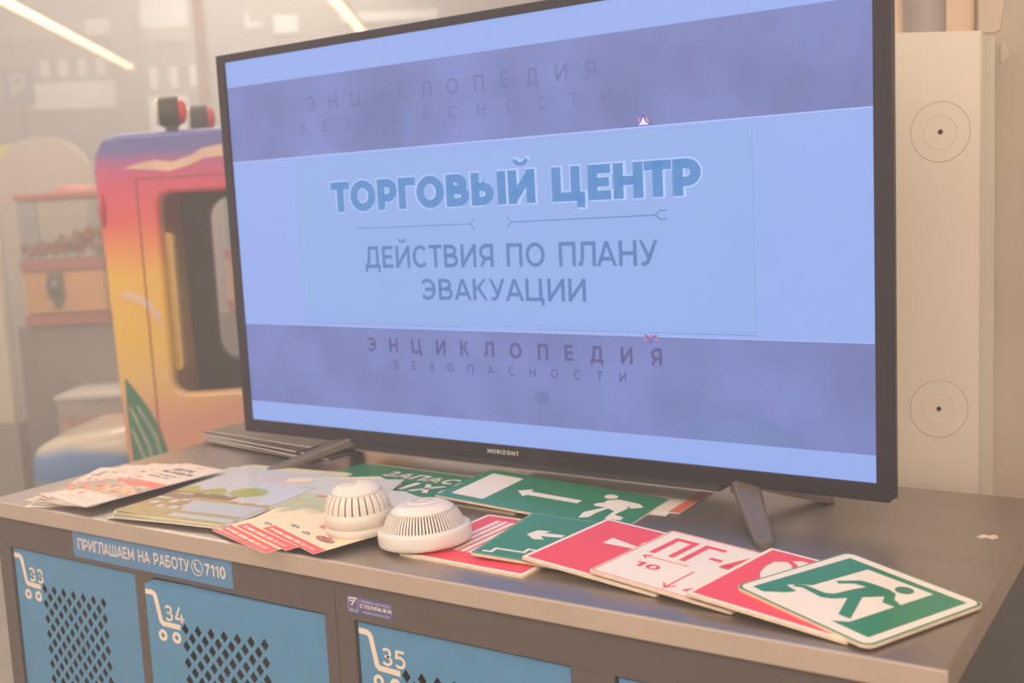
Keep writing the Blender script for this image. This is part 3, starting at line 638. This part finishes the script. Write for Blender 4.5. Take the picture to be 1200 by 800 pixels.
fan = [(-1.327, -.006, 27, .00), (-1.322, .006, 20, .0), (-1.312, .004, 15, .0), (-1.316, .012, 8.5, .0), (-1.309, .006, 4.5, .0), (-1.301, .012, -1.5, .0), (-1.298, .016, -6, 0)]
its = [(x, y, a, wa, la, 0 if i > 3 else 1, 0, 0) for i, (x, y, a, _) in enumerate(fan)]
pile('leaflet', [ma, ma2], its, ['bottom orange-and-cream leaflet of the fan at the worktop left corner, turned furthest left'] + ['orange-and-cream leaflet, %s in the fan at the worktop left corner' % n for n in ('second from the bottom', 'third from the bottom', 'fourth from the bottom', 'third from the top', 'second from the top')] + ['topmost orange-and-cream leaflet of the fan at the worktop left corner'],
     'fanned orange and cream leaflets', paper, .0014, 'leaflet')
wb, lb = .205, .295
mb = page_mesh('booklet_print', wb, lb, art_b, 110, 160, 0.002)
its = [(-1.150, .016, 13, wb, lb, 0, 0, 0), (-1.146, .004, 9.5, wb, lb, 0, 0, 0), (-1.150, .018, 7.5, wb, lb, 0, 0, 0), (-1.134, .002, 6.2, wb, lb, 0, 0, 0), (-1.143, .014, 4.6, wb, lb, 0, 0, 0)]
pile('booklet', [mb], its, ['bottom booklet of the landscape-drawing pile, left of the cream brochures', 'landscape-drawing booklet second from the bottom of its pile', 'middle booklet of the landscape-drawing pile', 'landscape-drawing booklet second from the top of its pile', 'topmost pale booklet with drawn trees and river'],
     'booklets with a drawn landscape', gloss, .0016, 'booklet', .0003)
wc, lc = .148, .215
mc = page_mesh('brochure_print', wc, lc, art_c, 90, 130, 0.001); mc2 = page_mesh('brochure_back_print', wc, lc, art_c2, 90, 130, 0.001)
tt = R(2.5)
its = [(-.938, .066, 27, wc, lc, 1, tt, 0), (-.920, .066, 20, wc, lc, 0, tt, 0), (-.925, .030, 6, wc, lc, 0, tt, 0), (-.946, .020, -17, wc, lc, 0, tt, 0), (-.938, .026, -20, wc, lc, 0, tt, 0), (-.920, .040, -19.5, wc, lc, 0, tt, 0), (-.874, .044, -20.5, wc, lc, 0, tt, 0)]
pile('brochure', [mc, mc2], its, ['bottom cream brochure of the red-edged fan, turned towards the landscape booklets', 'grey-headed brochure second from the bottom of the red-edged fan', 'grey-headed brochure third from the bottom of the red-edged fan', 'lowest of the four brochures whose red edges show, at the worktop edge', 'third from the top of the brochures whose red edges show', 'red-edged brochure second from the top of its fan', 'topmost red-edged brochure, under the domed detector'],
     'fanned brochures with red edges', paper, .0008, 'brochure', .0004)
# papers under the television
t = empty('paper_sheet', (-.705, .318, H), R(3)); tag(t, 'white paper sheet lying behind the long green sign under the television', 'paper')
bm = bmesh.new(); box(bm, 0, .28, 0, .15, 0, .0008); obj('sheet', bm, mat('white_paper', (.66, .58, .52), .7, noise=.03), t)
t = empty('red_edged_paper', (-.70, .340, H + .0009), R(1)); tag(t, 'paper with a red edge strip, sticking out right of the long green sign', 'paper')
bm = bmesh.new(); box(bm, 0, .288, 0, .15, 0, .0008); obj('sheet', bm, mat('white_paper', (.66, .58, .52), .7), t)
bm = bmesh.new(); box(bm, .272, .2875, .002, .148, .0009, .0011); obj('red_strip', bm, mat('red_strip_print', (.60, .12, .07), .6), t)
# stack of boards beneath the left end of the television
bd = mat('grey_brown_board', (.085, .065, .06), .55, noise=.15, nscale=20)
bd2 = mat('pale_board', (.17, .135, .12), .55, noise=.1, nscale=20)
names = ['lowest', 'second', 'third', 'fourth', 'fifth', 'sixth', 'topmost']
for i in range(7):
    t = empty('thin_folder', (-1.418 + [.03, .010, .014, -.003, .004, -.010, .0][i], .425 + [.01, .004, .0, .006, .002, .004, .012][i], H + .0002 + i * .0034), R([-5, -9, -7, -11, -8, -10, -7][i]))
    tag(t, ('%s thin folder of the dark stack behind the left television foot' if i in (0, 6) else '%s folder from below in the dark stack behind the left television foot') % names[i], 'folder', 'stacked thin folders')
    bm = bmesh.new(); box(bm, 0, .30, 0, .105, 0, .0028, .0004); obj('cover', bm, bd2 if i in (3, 6) else bd, t)
    bm = bmesh.new(); box(bm, .001, .299, -.0006, .0, .0009, .0019); obj('page_block', bm, mat('page_edges', (.62, .56, .50), .7), t)

# ------------------------------------------------------------------ smoke detectors
def ribs(prof, n, duty, bm, inset=.0022):
    """slanted bars over a band of revolution, from profile point to point"""
    for k in range(n):
        a0 = 2 * math.pi * k / n; hw = math.pi / n * duty
        rows = []
        for (r, z) in prof:
            rows.append([bm.verts.new((rr * math.cos(a), rr * math.sin(a), z)) for rr, a in ((r, a0 - hw), (r, a0 + hw), (r - inset, a0 + hw), (r - inset, a0 - hw))])
        for a, b in zip(rows, rows[1:]):
            for i in range(4): bm.faces.new((a[i], a[(i + 1) % 4], b[(i + 1) % 4], b[i]))
def detector(name, label, x, y, z, tiltx, tilty, base, band, cap, n, duty, holes_r, mt, dots):
    t = empty(name, (x, y, H + z)); t.rotation_euler = (tiltx, tilty, 0); tag(t, label, 'detector')
    bm = bmesh.new(); lathe(bm, base, 72); obj('base_ring', bm, mt, t, smooth=True)
    bm = bmesh.new(); ribs(band, n, duty, bm); v = obj('vent_ribs', bm, mt, t); v['kind'] = 'stuff'
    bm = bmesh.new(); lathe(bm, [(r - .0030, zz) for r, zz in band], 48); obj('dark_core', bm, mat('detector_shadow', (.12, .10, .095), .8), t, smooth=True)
    bm = bmesh.new(); lathe(bm, cap, 72); obj('cap', bm, mt, t, smooth=True)
    bm = bmesh.new()
    for rr, m_, cx, cy, zf in dots:
        for i in range(m_):
            a = 2 * math.pi * i / m_; px, py = cx + rr * math.cos(a), cy + rr * math.sin(a); rad = math.hypot(px, py)
            zz = zf(rad); r = bmesh.ops.create_cone(bm, segments=6, radius1=.00055, radius2=.00055, depth=.0006, cap_ends=True)
            for vv in r['verts']: vv.co += Vector((px, py, zz))
    o = obj('vent_holes', bm, mat('detector_hole', (.30, .26, .24), .8), t); o['kind'] = 'stuff'
    return t
capz = lambda r: .0612 - .0044 * (r / .022) ** 2
detector('smoke_detector', 'tall domed white smoke detector standing on the cream brochures', -.744, .088, .0108, R(2.3), 0,
    [(0, 0), (.0415, 0), (.0435, .001), (.0438, .0105), (.0428, .0112), (.0428, .0120), (.0436, .0126), (.0434, .022), (.0428, .0300), (.040, .0300)],
    [(.0428, .0298), (.0418, .036), (.0395, .043), (.0362, .0490), (.0335, .0525)],
    [(.0300, .050), (.0335, .0524), (.0300, .0560), (.0240, .0596), (.0160, .0624), (.008, .0638), (0, .0642)], 28, .80, 0, plastic_warm,
    [(r, int(r * 2400), -.004, -.009, lambda q: .0644 - .0058 * (q / .026) ** 2) for r in (.003, .0055, .008, .0105)])
detector('smoke_detector', 'wide flat white smoke detector resting on the red striped board', -.648, .102, .0040, R(-.5), R(-3.2),
    [(0, 0), (.0555, 0), (.0585, .0018), (.0592, .0060), (.0592, .0165), (.0580, .0200), (.0545, .0212), (.0520, .0212), (.050, .0200)],
    [(.0520, .0208), (.0500, .026), (.0468, .0330), (.0430, .0390), (.0415, .0405)],
    [(.0385, .0385), (.0418, .0404), (.0380, .0440), (.0300, .0480), (.0215, .0508), (.0205, .0500), (.0190, .0500), (.0175, .0512), (.010, .0522), (0, .0526)], 76, .55, 0, plastic,
    [(r, int(r * 2600), 0, 0, lambda q: .0514 + (.0008 if q < .012 else 0)) for r in (.008, .0115, .015)])

# ------------------------------------------------------------------ background, placed along the hall
YAW = 0.582339
cx_, cy_ = .20654, -.97539
def hall(s, D, z=0.0): return (cx_ + math.cos(YAW) * s - math.sin(YAW) * D, cy_ + math.sin(YAW) * s + math.cos(YAW) * D, z)
def ramp_mat(name, stops, lo, hi, axis='Z', nsc=3.0, amt=.05, rough=.25):
    m = bpy.data.materials.new(name); m.use_nodes = True; nt = m.node_tree; b = nt.nodes['Principled BSDF']; b.inputs['Roughness'].default_value = rough; b.inputs['Coat Weight'].default_value = .3
    tc = nt.nodes.new('ShaderNodeTexCoord'); sp = nt.nodes.new('ShaderNodeSeparateXYZ'); nt.links.new(tc.outputs['Object'], sp.inputs[0])
    n = nt.nodes.new('ShaderNodeTexNoise'); n.inputs['Scale'].default_value = nsc; n.inputs['Detail'].default_value = 1.5; nt.links.new(tc.outputs['Object'], n.inputs[0])
    mr = nt.nodes.new('ShaderNodeMapRange'); mr.inputs[1].default_value = lo; mr.inputs[2].default_value = hi; nt.links.new(sp.outputs[axis], mr.inputs[0])
    ma_ = nt.nodes.new('ShaderNodeMath'); ma_.operation = 'MULTIPLY_ADD'; ma_.inputs[1].default_value = amt * 2; nt.links.new(n.outputs[0], ma_.inputs[0]); 
    sub = nt.nodes.new('ShaderNodeMath'); sub.operation = 'SUBTRACT'; sub.inputs[1].default_value = amt; nt.links.new(mr.outputs[0], sub.inputs[0]); nt.links.new(sub.outputs[0], ma_.inputs[2])
    cr = nt.nodes.new('ShaderNodeValToRGB'); el = cr.color_ramp.elements; el[0].position = stops[0][0]; el[0].color = (*stops[0][1], 1); el[1].position = stops[-1][0]; el[1].color = (*stops[-1][1], 1)
    for p_, c_ in stops[1:-1]: e = el.new(p_); e.color = (*c_, 1)
    nt.links.new(ma_.outputs[0], cr.inputs[0]); nt.links.new(cr.outputs[0], b.inputs['Base Color']); return m
ride_m = ramp_mat('airbrushed_ride_paint', [(0, (.16, .30, .20)), (.10, (.70, .33, .16)), (.25, (.76, .34, .22)), (.36, (.84, .52, .16)), (.45, (.88, .53, .05)), (.64, (.90, .52, .05)), (.72, (.88, .26, .08)), (.78, (.82, .09, .09)), (.87, (.70, .06, .17)), (.915, (.52, .10, .28)), (.955, (.13, .14, .42)), (1, (.12, .14, .42))], .55, 1.54, axis='Y')
hood_m = ramp_mat('airbrushed_hood_paint', [(0, (.30, .34, .22)), (.42, (.36, .40, .24)), (.54, (.10, .22, .44)), (.70, (.12, .26, .50)), (.78, (.62, .55, .42)), (.90, (.66, .56, .44)), (1, (.42, .52, .56))], .46, .80, amt=.10, nsc=5)
black_r = mat('black_rubber', (.03, .03, .032), .5, noise=.05); redlens = mat('red_lens', (.75, .03, .05), .25); greyin = mat('ride_interior_grey', (.04, .038, .042), .7, noise=.08, nscale=4)
ride = empty('kiddie_ride', hall(-.85, 2.9), YAW); tag(ride, 'colourful pink and yellow coin-operated kiddie ride car standing behind the left of the television', 'kiddie ride')
X0 = .85                                   # ride-local x of the camera axis
def rx(s): return s + X0
left = [(-1.000, .50), (-1.012, .70), (-1.018, .95), (-1.022, 1.20), (-1.030, 1.44), (-1.026, 1.485), (-1.008, 1.515), (-.975, 1.527), (-.70, 1.532), (-.40, 1.522), (-.345, 1.50), (-.325, 1.44), (-.31, 1.10), (-.30, .50)]
outer = [(rx(a), b) for a, b in left][::-1]
win = rrect(rx(-.897), .856, rx(-.47), 1.397, .045, 6)
me = curve_plate(outer, [win], .012, .012); mesh_obj('door_side', me, ride_m, ride, (0, .012, 0), (R(90), 0, 0))
win2 = rrect(rx(-.925), .868, rx(-.50), 1.383, .07, 6)
me = curve_plate(outer, [win2], .015, .004); mesh_obj('far_side', me, greyin, ride, (0, .62, 0), (R(90), 0, 0))
inner = [(x * .94 + .06 * .2, .50 + (z - .50) * .955) for x, z in outer]
me = curve_plate(outer, [inner], .285, .0); mesh_obj('roof_shell', me, ride_m, ride, (0, .32, 0), (R(90), 0, 0))
bm = bmesh.new(); prism(bm, stroke([(rx(-.934), .73), (rx(-.937), 1.424), (rx(-.40), 1.434)], .003), 0, .002); obj('panel_groove', bm, mat('groove_pink', (.35, .08, .08), .5), ride, (0, -.0122, 0), (R(90), 0, 0))
bm = bmesh.new(); prism(bm, rrect(rx(-.896), .925, rx(-.866), 1.285, .012), 0, .03); obj('grab_handle', bm, mat('yellow_handle', (.75, .48, .10), .35), ride, (0, .05, 0), (R(90), 0, 0))
bm = bmesh.new(); bmesh.ops.create_uvsphere(bm, u_segments=20, v_segments=12, radius=1)
for v in bm.verts: v.co = Vector((v.co.x * .012, v.co.y * .05, v.co.z * .062))
obj('side_bulge', bm, mat('red_gelcoat', (.62, .06, .10), .25, coat=.4), ride, (rx(-1.028), .02, 1.350), None, True)
leafg = mat('painted_leaf_green', (.03, .20, .13), .35, noise=.2, nscale=14); leafl = mat('painted_leaf_pale', (.34, .40, .24), .35, noise=.2)
L = [(-1.010, .915), (-.985, .88), (-.955, .83), (-.930, .775), (-.912, .70), (-.90, .62), (-.905, .52), (-1.000, .52), (-1.008, .70), (-1.012, .84)]
o = poly('painted_leaf', [(rx(a), b) for a, b in L], leafg, ride, 0, .001); o.location = (0, -.0122, 0); o.rotation_euler = (R(90), 0, 0)
for k, (a, b_) in enumerate((((-1.004, .84), (-.945, .60)), ((-1.004, .78), (-.968, .58)), ((-.985, .84), (-.925, .66)))):
    o = poly('leaf_vein', stroke([(rx(a[0]), a[1]), (rx((a[0] + b_[0]) / 2 + .012), (a[1] + b_[1]) / 2 + .01), (rx(b_[0]), b_[1])], .008), leafl, ride, 0, .001); o.location = (0, -.0135, 0); o.rotation_euler = (R(90), 0, 0)
cloudm = mat('painted_cloud_cream', (.80, .55, .42), .35, noise=.1, nscale=12)
for pts in ([(-.965, 1.452), (-.93, 1.462), (-.885, 1.470), (-.84, 1.463), (-.79, 1.478), (-.76, 1.494), (-.71, 1.502), (-.71, 1.472), (-.76, 1.468), (-.80, 1.452), (-.85, 1.440), (-.90, 1.446)],
            [(-1.008, 1.128), (-.985, 1.120), (-.95, 1.105), (-.925, 1.080), (-.900, 1.035), (-.905, 1.075), (-.925, 1.110), (-.955, 1.132), (-.985, 1.140)]):
    o = poly('painted_cloud', [(rx(a), b) for a, b in pts], cloudm, ride, 0, .001); o.location = (0, -.0122, 0); o.rotation_euler = (R(90), 0, 0)
o = poly('painted_arc', stroke([(rx(-.835 + .10 * math.cos(t) + .08), .66 + .085 * math.sin(t)) for t in [R(175 - i * 10) for i in range(10)]], .016), leafg, ride, 0, .001); o.location = (0, -.0122, 0); o.rotation_euler = (R(90), 0, 0)
# hood: rounded fender towards the left
bm = bmesh.new(); box(bm, -.30, .02, -.075, .475, -.315, -.015); bmesh.ops.subdivide_edges(bm, edges=list(bm.edges), cuts=6, use_grid_fill=True)
for v in bm.verts:
    cxx, cyy, czz = -.14, .20, -.165; d = Vector(((v.co.x - cxx) / .16, (v.co.y - cyy) / .275, (v.co.z - czz) / .15)); m_ = max(abs(d.x), abs(d.y), abs(d.z)); q = (abs(d.x) ** 7 + abs(d.y) ** 7 + abs(d.z) ** 7) ** (1 / 7)
    d = d * (m_ / q if q else 1); v.co = Vector((cxx + d.x * .16, cyy + d.y * .20, czz + d.z * .15 + (.045 * (d.x + 1) / 2 if d.z > 0 else 0)))
o = obj('hood', bm, hood_m, ride, (rx(-1.025), .05, 0), None, True); o.data.transform(Matrix.Translation((0, 0, .745)))
bx('chassis', greyin, ride, rx(-1.25), rx(-.32), -.05, .60, .12, .50, .03)
def lamp(s, z, dy):
    g = empty('roof_lamp', (rx(s), dy, z), 0, ride); g.rotation_euler = (0, R(90), R(12)); g.scale = (1.3, 1.3, 1.3)
    bm = bmesh.new(); lathe(bm, [(0, -.022), (.026, -.022), (.030, -.016), (.031, .010), (.028, .016), (0, .016)], 28); obj('lamp_housing', bm, black_r, g, smooth=True)
    bm = bmesh.new(); lathe(bm, [(.025, .016), (.024, .024), (.014, .030), (0, .032)], 24); obj('red_lens', bm, redlens, g, smooth=True)
    bm = bmesh.new(); lathe(bm, [(.027, -.022), (.025, -.028), (0, -.030)], 24); obj('pale_lens', bm, mat('pale_lens', (.75, .68, .55), .3), g, smooth=True)
    bm = bmesh.new(); box(bm, .028, .048, -.012, .012, -.012, .012, .003); obj('lamp_bracket', bm, black_r, g)
lamp(-.848, 1.592, .04); lamp(-.872, 1.604, .42)

# gumball machines
reds = [mat('machine_red', (.50, .15, .12), .4, noise=.1, nscale=8), mat('machine_orange', (.82, .42, .14), .4, noise=.06, nscale=8)]
ballcols = [mat('ball_%s' % n, c, .35) for n, c in dict(orange=(.80, .30, .08), red=(.70, .10, .07), yellow=(.80, .55, .12), pink=(.75, .35, .30), dark=(.08, .08, .09)).items()]
glassm = mat('clear_acrylic', (.90, .88, .84), .05, trans=1.0)
metal = mat('coin_metal', (.16, .15, .15), .35, .6, noise=.1); standm = mat('stand_grey', (.34, .29, .25), .5, noise=.05)
bsp = bmesh.new(); bmesh.ops.create_icosphere(bsp, subdivisions=1, radius=.021); ballme = []
for m in ballcols:
    me = bpy.data.meshes.new('ball'); bsp.to_mesh(me); me.materials.append(m)
    for p_ in me.polygons: p_.use_smooth = True
    ballme.append(me)
bsp.free()
def machine(s, D, label, zt=0.0, full=True):
    t = empty('vending_machine', hall(s, D), YAW); tag(t, label, 'vending machine', 'capsule vending machines')
    w2 = .165
    bx('stand', standm, t, -w2 - .06, w2 + .08, .04, .42, 0, .90, .004)
    bx('tray_frame', reds[0], t, -w2 - .01, w2 + .01, 0, .34, .905, .950, .006)
    bx('body', reds[1], t, -w2, w2, .006, .33, .955, 1.128, .012)
    bx('body_rim', reds[0], t, -w2 - .008, w2 + .008, 0, .34, 1.130, 1.175, .008)
    bx('tank', glassm, t, -w2, w2, .004, .33, 1.178, 1.415, .01)
    bx('lid', reds[0], t, -w2 - .006, w2 + .006, -.004, .335, 1.418, 1.447, .012)
    bm = bmesh.new(); lathe(bm, [(.10, 0), (.09, .022), (.05, .032), (0, .034)], 28); obj('lid_dome', bm, reds[0], t, (.03, .16, 1.446), None, True)
    bm = bmesh.new(); box(bm, -.06, .0, -.02, .004, 1.02, 1.12, .006); c_ = obj('coin_mechanism', bm, metal, t)
    bm = bmesh.new(); lathe(bm, [(.028, 0), (.028, .014), (.012, .02), (.01, .03), (0, .03)], 20); obj('turn_knob', bm, metal, c_, (-.03, -.02, 1.065), (R(90), 0, 0), True)
    bm = bmesh.new(); prism(bm, [(-.05, 1.02), (.0, 1.02), (-.02, .975), (-.035, .975)], 0, .016); obj('chute', bm, metal, t, (0, .004, 0), (R(90), 0, 0))
    random.seed(int(-s * 100))
    for k in range(46):
        u, v = random.uniform(-w2 + .03, w2 - .03), random.uniform(.03, .28); h_ = random.uniform(1.205, 1.215 + .085 * (.6 + (u / w2) * .5))
        o = bpy.data.objects.new('capsule', ballme[random.choice([0, 0, 1, 2, 3, 3, 4])]); link(o, t); o.location = (u, v, h_)
    return t
machine(-1.825, 4.6, 'orange capsule vending machine with red lid, seen left of the kiddie ride')
machine(-1.06, 4.9, 'orange capsule vending machine seen through the kiddie ride windows')
# low toy bins under and before the machines
binm = mat('clear_bin', (.50, .42, .36), .4, noise=.1, nscale=10)
t = empty('toy_bin', hall(-1.655, 4.35), YAW); tag(t, 'open display bin of pinkish toys low in front of the vending machine', 'bin')
bx('bin_body', binm, t, -.145, .13, 0, .28, .46, .628, .01); bx('bin_rim', mat('white_rim', (.75, .68, .6), .4), t, -.15, .135, -.01, .29, .630, .650, .005)
bx('toy_panel', mat('toy_pink', (.62, .34, .25), .5, noise=.3, nscale=30), t, -.13, -.02, -.006, -.001, .47, .57)
bx('bin_stand', standm, t, -.10, .08, .03, .25, 0, .458, .004)
t = empty('display_tray', hall(-1.38, 3.9), YAW); tag(t, 'slanted tray of pinkish toys behind the hood of the kiddie ride', 'tray')
o = bx('tray_base', standm, t, -.18, .20, 0, .3, .50, .575, .01); o = bx('tray_goods', mat('toy_pink', (.62, .34, .25), .5), t, -.17, .19, .01, .28, .577, .60, .008); bx('tray_support', standm, t, -.12, .12, .05, .25, 0, .498)

# far shopfront
far = empty('shopfront', hall(0, 11.5), YAW); tag(far, 'hazy shopfront with shelves and pale panels given added glow at the far end of the hall', 'shopfront')
wallf = mat('brown_grey_front', (.42, .34, .29), .7, noise=.05, nscale=1.0); palef = mat('glow_added_panel', (.85, .78, .70), .6, emit=(1.0, .90, .80), estr=.5); beigef = mat('beige_panel', (.62, .50, .39), .6, noise=.04)  # weak glow added to the pale panels to lift them through the haze
k_ = 11.5 / 8
def fx(name, m, s0, s1, z0, z1, d0=-.06, d1=0.0):
    zc = 1.3227
    return bx(name, m, far, s0 * k_, s1 * k_, d0, d1, max(0.0, zc + (z0 - zc) * k_), zc + (z1 - zc) * k_)
bx('back_panel', wallf, far, -9, 5, 0, .1, 0, 5.2)
fx('pale_shelf', palef, -3.24, -2.667, 2.110, 2.285); fx('upper_shelf', beigef, -3.9, -2.645, 2.60, 2.70); fx('glow_edge', palef, -2.82, -2.645, 2.60, 2.70, -.09, -.061)
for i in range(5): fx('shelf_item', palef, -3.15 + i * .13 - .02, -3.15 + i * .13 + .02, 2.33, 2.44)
fx('pillar', mat('greyish_pillar', (.30, .245, .21), .7), -2.62, -2.50, 0, 3.4, -.25, -.07)
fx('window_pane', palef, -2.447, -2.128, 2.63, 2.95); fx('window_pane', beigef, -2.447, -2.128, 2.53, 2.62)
for i in range(3): fx('glow_slot', palef, -2.42 + i * .14, -2.38 + i * .14, 2.22, 2.36)
fx('glow_display', palef, -2.442, -2.18, 1.82, 2.16)
fx('dark_gap', wallf, -2.17, -2.09, 1.4, 3.2, -.04)
for a, b, c, d in ((-1.731, -1.614, 2.60, 2.625), (-1.731, -1.71, 2.60, 2.69), (-1.532, -1.375, 2.55, 2.665), (-1.07, -.4, 2.60, 2.655)): fx('glow_added_panel', palef, a, b, c, d)
ps = empty('parking_sign', hall(-3.345 * 1.39, 11.12), YAW); tag(ps, 'blue square sign with a white letter P at the far upper left', 'sign')
bx('sign_plate', mat('parking_blue', (.08, .16, .36), .5), ps, -.165, .14, 0, .02, 2.49, 2.83, .005)
o = lettering(ps, 'P', -.055, 0, .15, .235, signwhite, 0, t=.2); o.rotation_euler = (R(90), 0, 0); o.location = (-.085, -.001, 2.545)
bx('sign_post', metal, ps, -.015, .015, .021, .05, 0, 2.49)
pol = bx('hall_pole', mat('pink_grey_pole', (.55, .36, .31), .5), None, -.035, .035, -.035, .035, 0, 3.6, .008); pol.location = hall(-2.03, 7.9); pol.rotation_euler = (0, 0, YAW); tag(pol, 'slim pinkish upright pole in the haze left of the television', 'pole')
# arched beige panel and the yellow sign behind it
pts = [(-.30, 0), (.24, 0), (.24, 1.55)] + [(-.03 + .27 * math.cos(t), 1.58 + .24 * math.sin(t)) for t in [math.pi * i / 16 for i in range(1, 16)]] + [(-.30, 1.55)]
bm = bmesh.new(); prism(bm, pts, 0, .06); o = obj('arched_panel', bm, mat('arch_beige', (.60, .48, .36), .6, noise=.03), None, hall(-2.62, 6.6), (R(90), 0, YAW)); tag(o, 'arch-topped beige panel standing behind the vending machine at far left', 'panel')
o = bx('yellow_board', mat('yellow_green', (.72, .66, .10), .5), None, -.16, .12, 0, .03, 1.45, 1.80, .01); o.location = hall(-2.92, 6.8); o.rotation_euler = (0, 0, YAW); tag(o, 'bright yellow-green board peeking out beside the arched beige panel', 'board')
o = bx('pale_post', mat('pale_post_paint', (.72, .64, .50), .5), None, -.04, .05, 0, .05, .55, 1.35, .01); o.location = hall(-2.02, 4.35); o.rotation_euler = (0, 0, YAW); tag(o, 'pale upright post at the left frame edge beside the vending machine', 'post')
bx('post_foot', standm, o, -.06, .07, -.02, .07, -0.0, .55)
# linear ceiling lamps
lm = mat('lamp_glow', (.9, .8, .6), .5, emit=(1.0, .66, .34), estr=5)
def linear(name, a, b, wd, label):
    a, b = Vector(a), Vector(b); d = b - a; t = empty(name, a, math.atan2(d.y, d.x)); tag(t, label, 'ceiling lamp', 'linear ceiling lamps')
    bx('diffuser', lm, t, 0, d.length, -wd / 2, wd / 2, -.03, 0); bx('lamp_body', metal, t, 0, d.length, -wd / 2, wd / 2, .001, .04)
linear('linear_lamp', (-6.36, 3.17, 2.82), (-9.0, 6.45, 2.82), .06, 'long warm linear ceiling lamp at the upper left')
linear('linear_lamp', (-5.0, 4.85, 2.82), (-6.15, 6.60, 2.82), .06, 'short warm linear ceiling lamp above the top edge of the television')

# ------------------------------------------------------------------ haze filling the hall
hzo = {}
for hname, dens in (('haze', .074), ('dense_bank', .10)):
  bm = bmesh.new()
  if hname == 'haze': box(bm, -16, 5, -5, 16, 0.02, 4.6)
  else: box(bm, -9, 5, 2.2, 13.0, 0.03, 4.5)
  hz = bpy.data.materials.new('training_smoke'); hz.use_nodes = True; nt = hz.node_tree; nt.nodes.clear()
  out = nt.nodes.new('ShaderNodeOutputMaterial'); vs = nt.nodes.new('ShaderNodeVolumeScatter'); vs.inputs['Color'].default_value = (1.0, .955, .925, 1); vs.inputs['Density'].default_value = dens; nt.links.new(vs.outputs[0], out.inputs['Volume'])
  hzo[hname] = obj(hname, bm, hz)
tag(hzo['haze'], 'thin warm training smoke hanging through the whole hall', 'haze', None, 'stuff')
hzo['dense_bank'].parent = hzo['haze']; hzo['dense_bank'].location = (cx_, cy_, 0); hzo['dense_bank'].rotation_euler = (0, 0, YAW); hzo['dense_bank']['kind'] = 'stuff'; hzo['dense_bank']['label'] = 'thicker smoke over the far part of the hall'
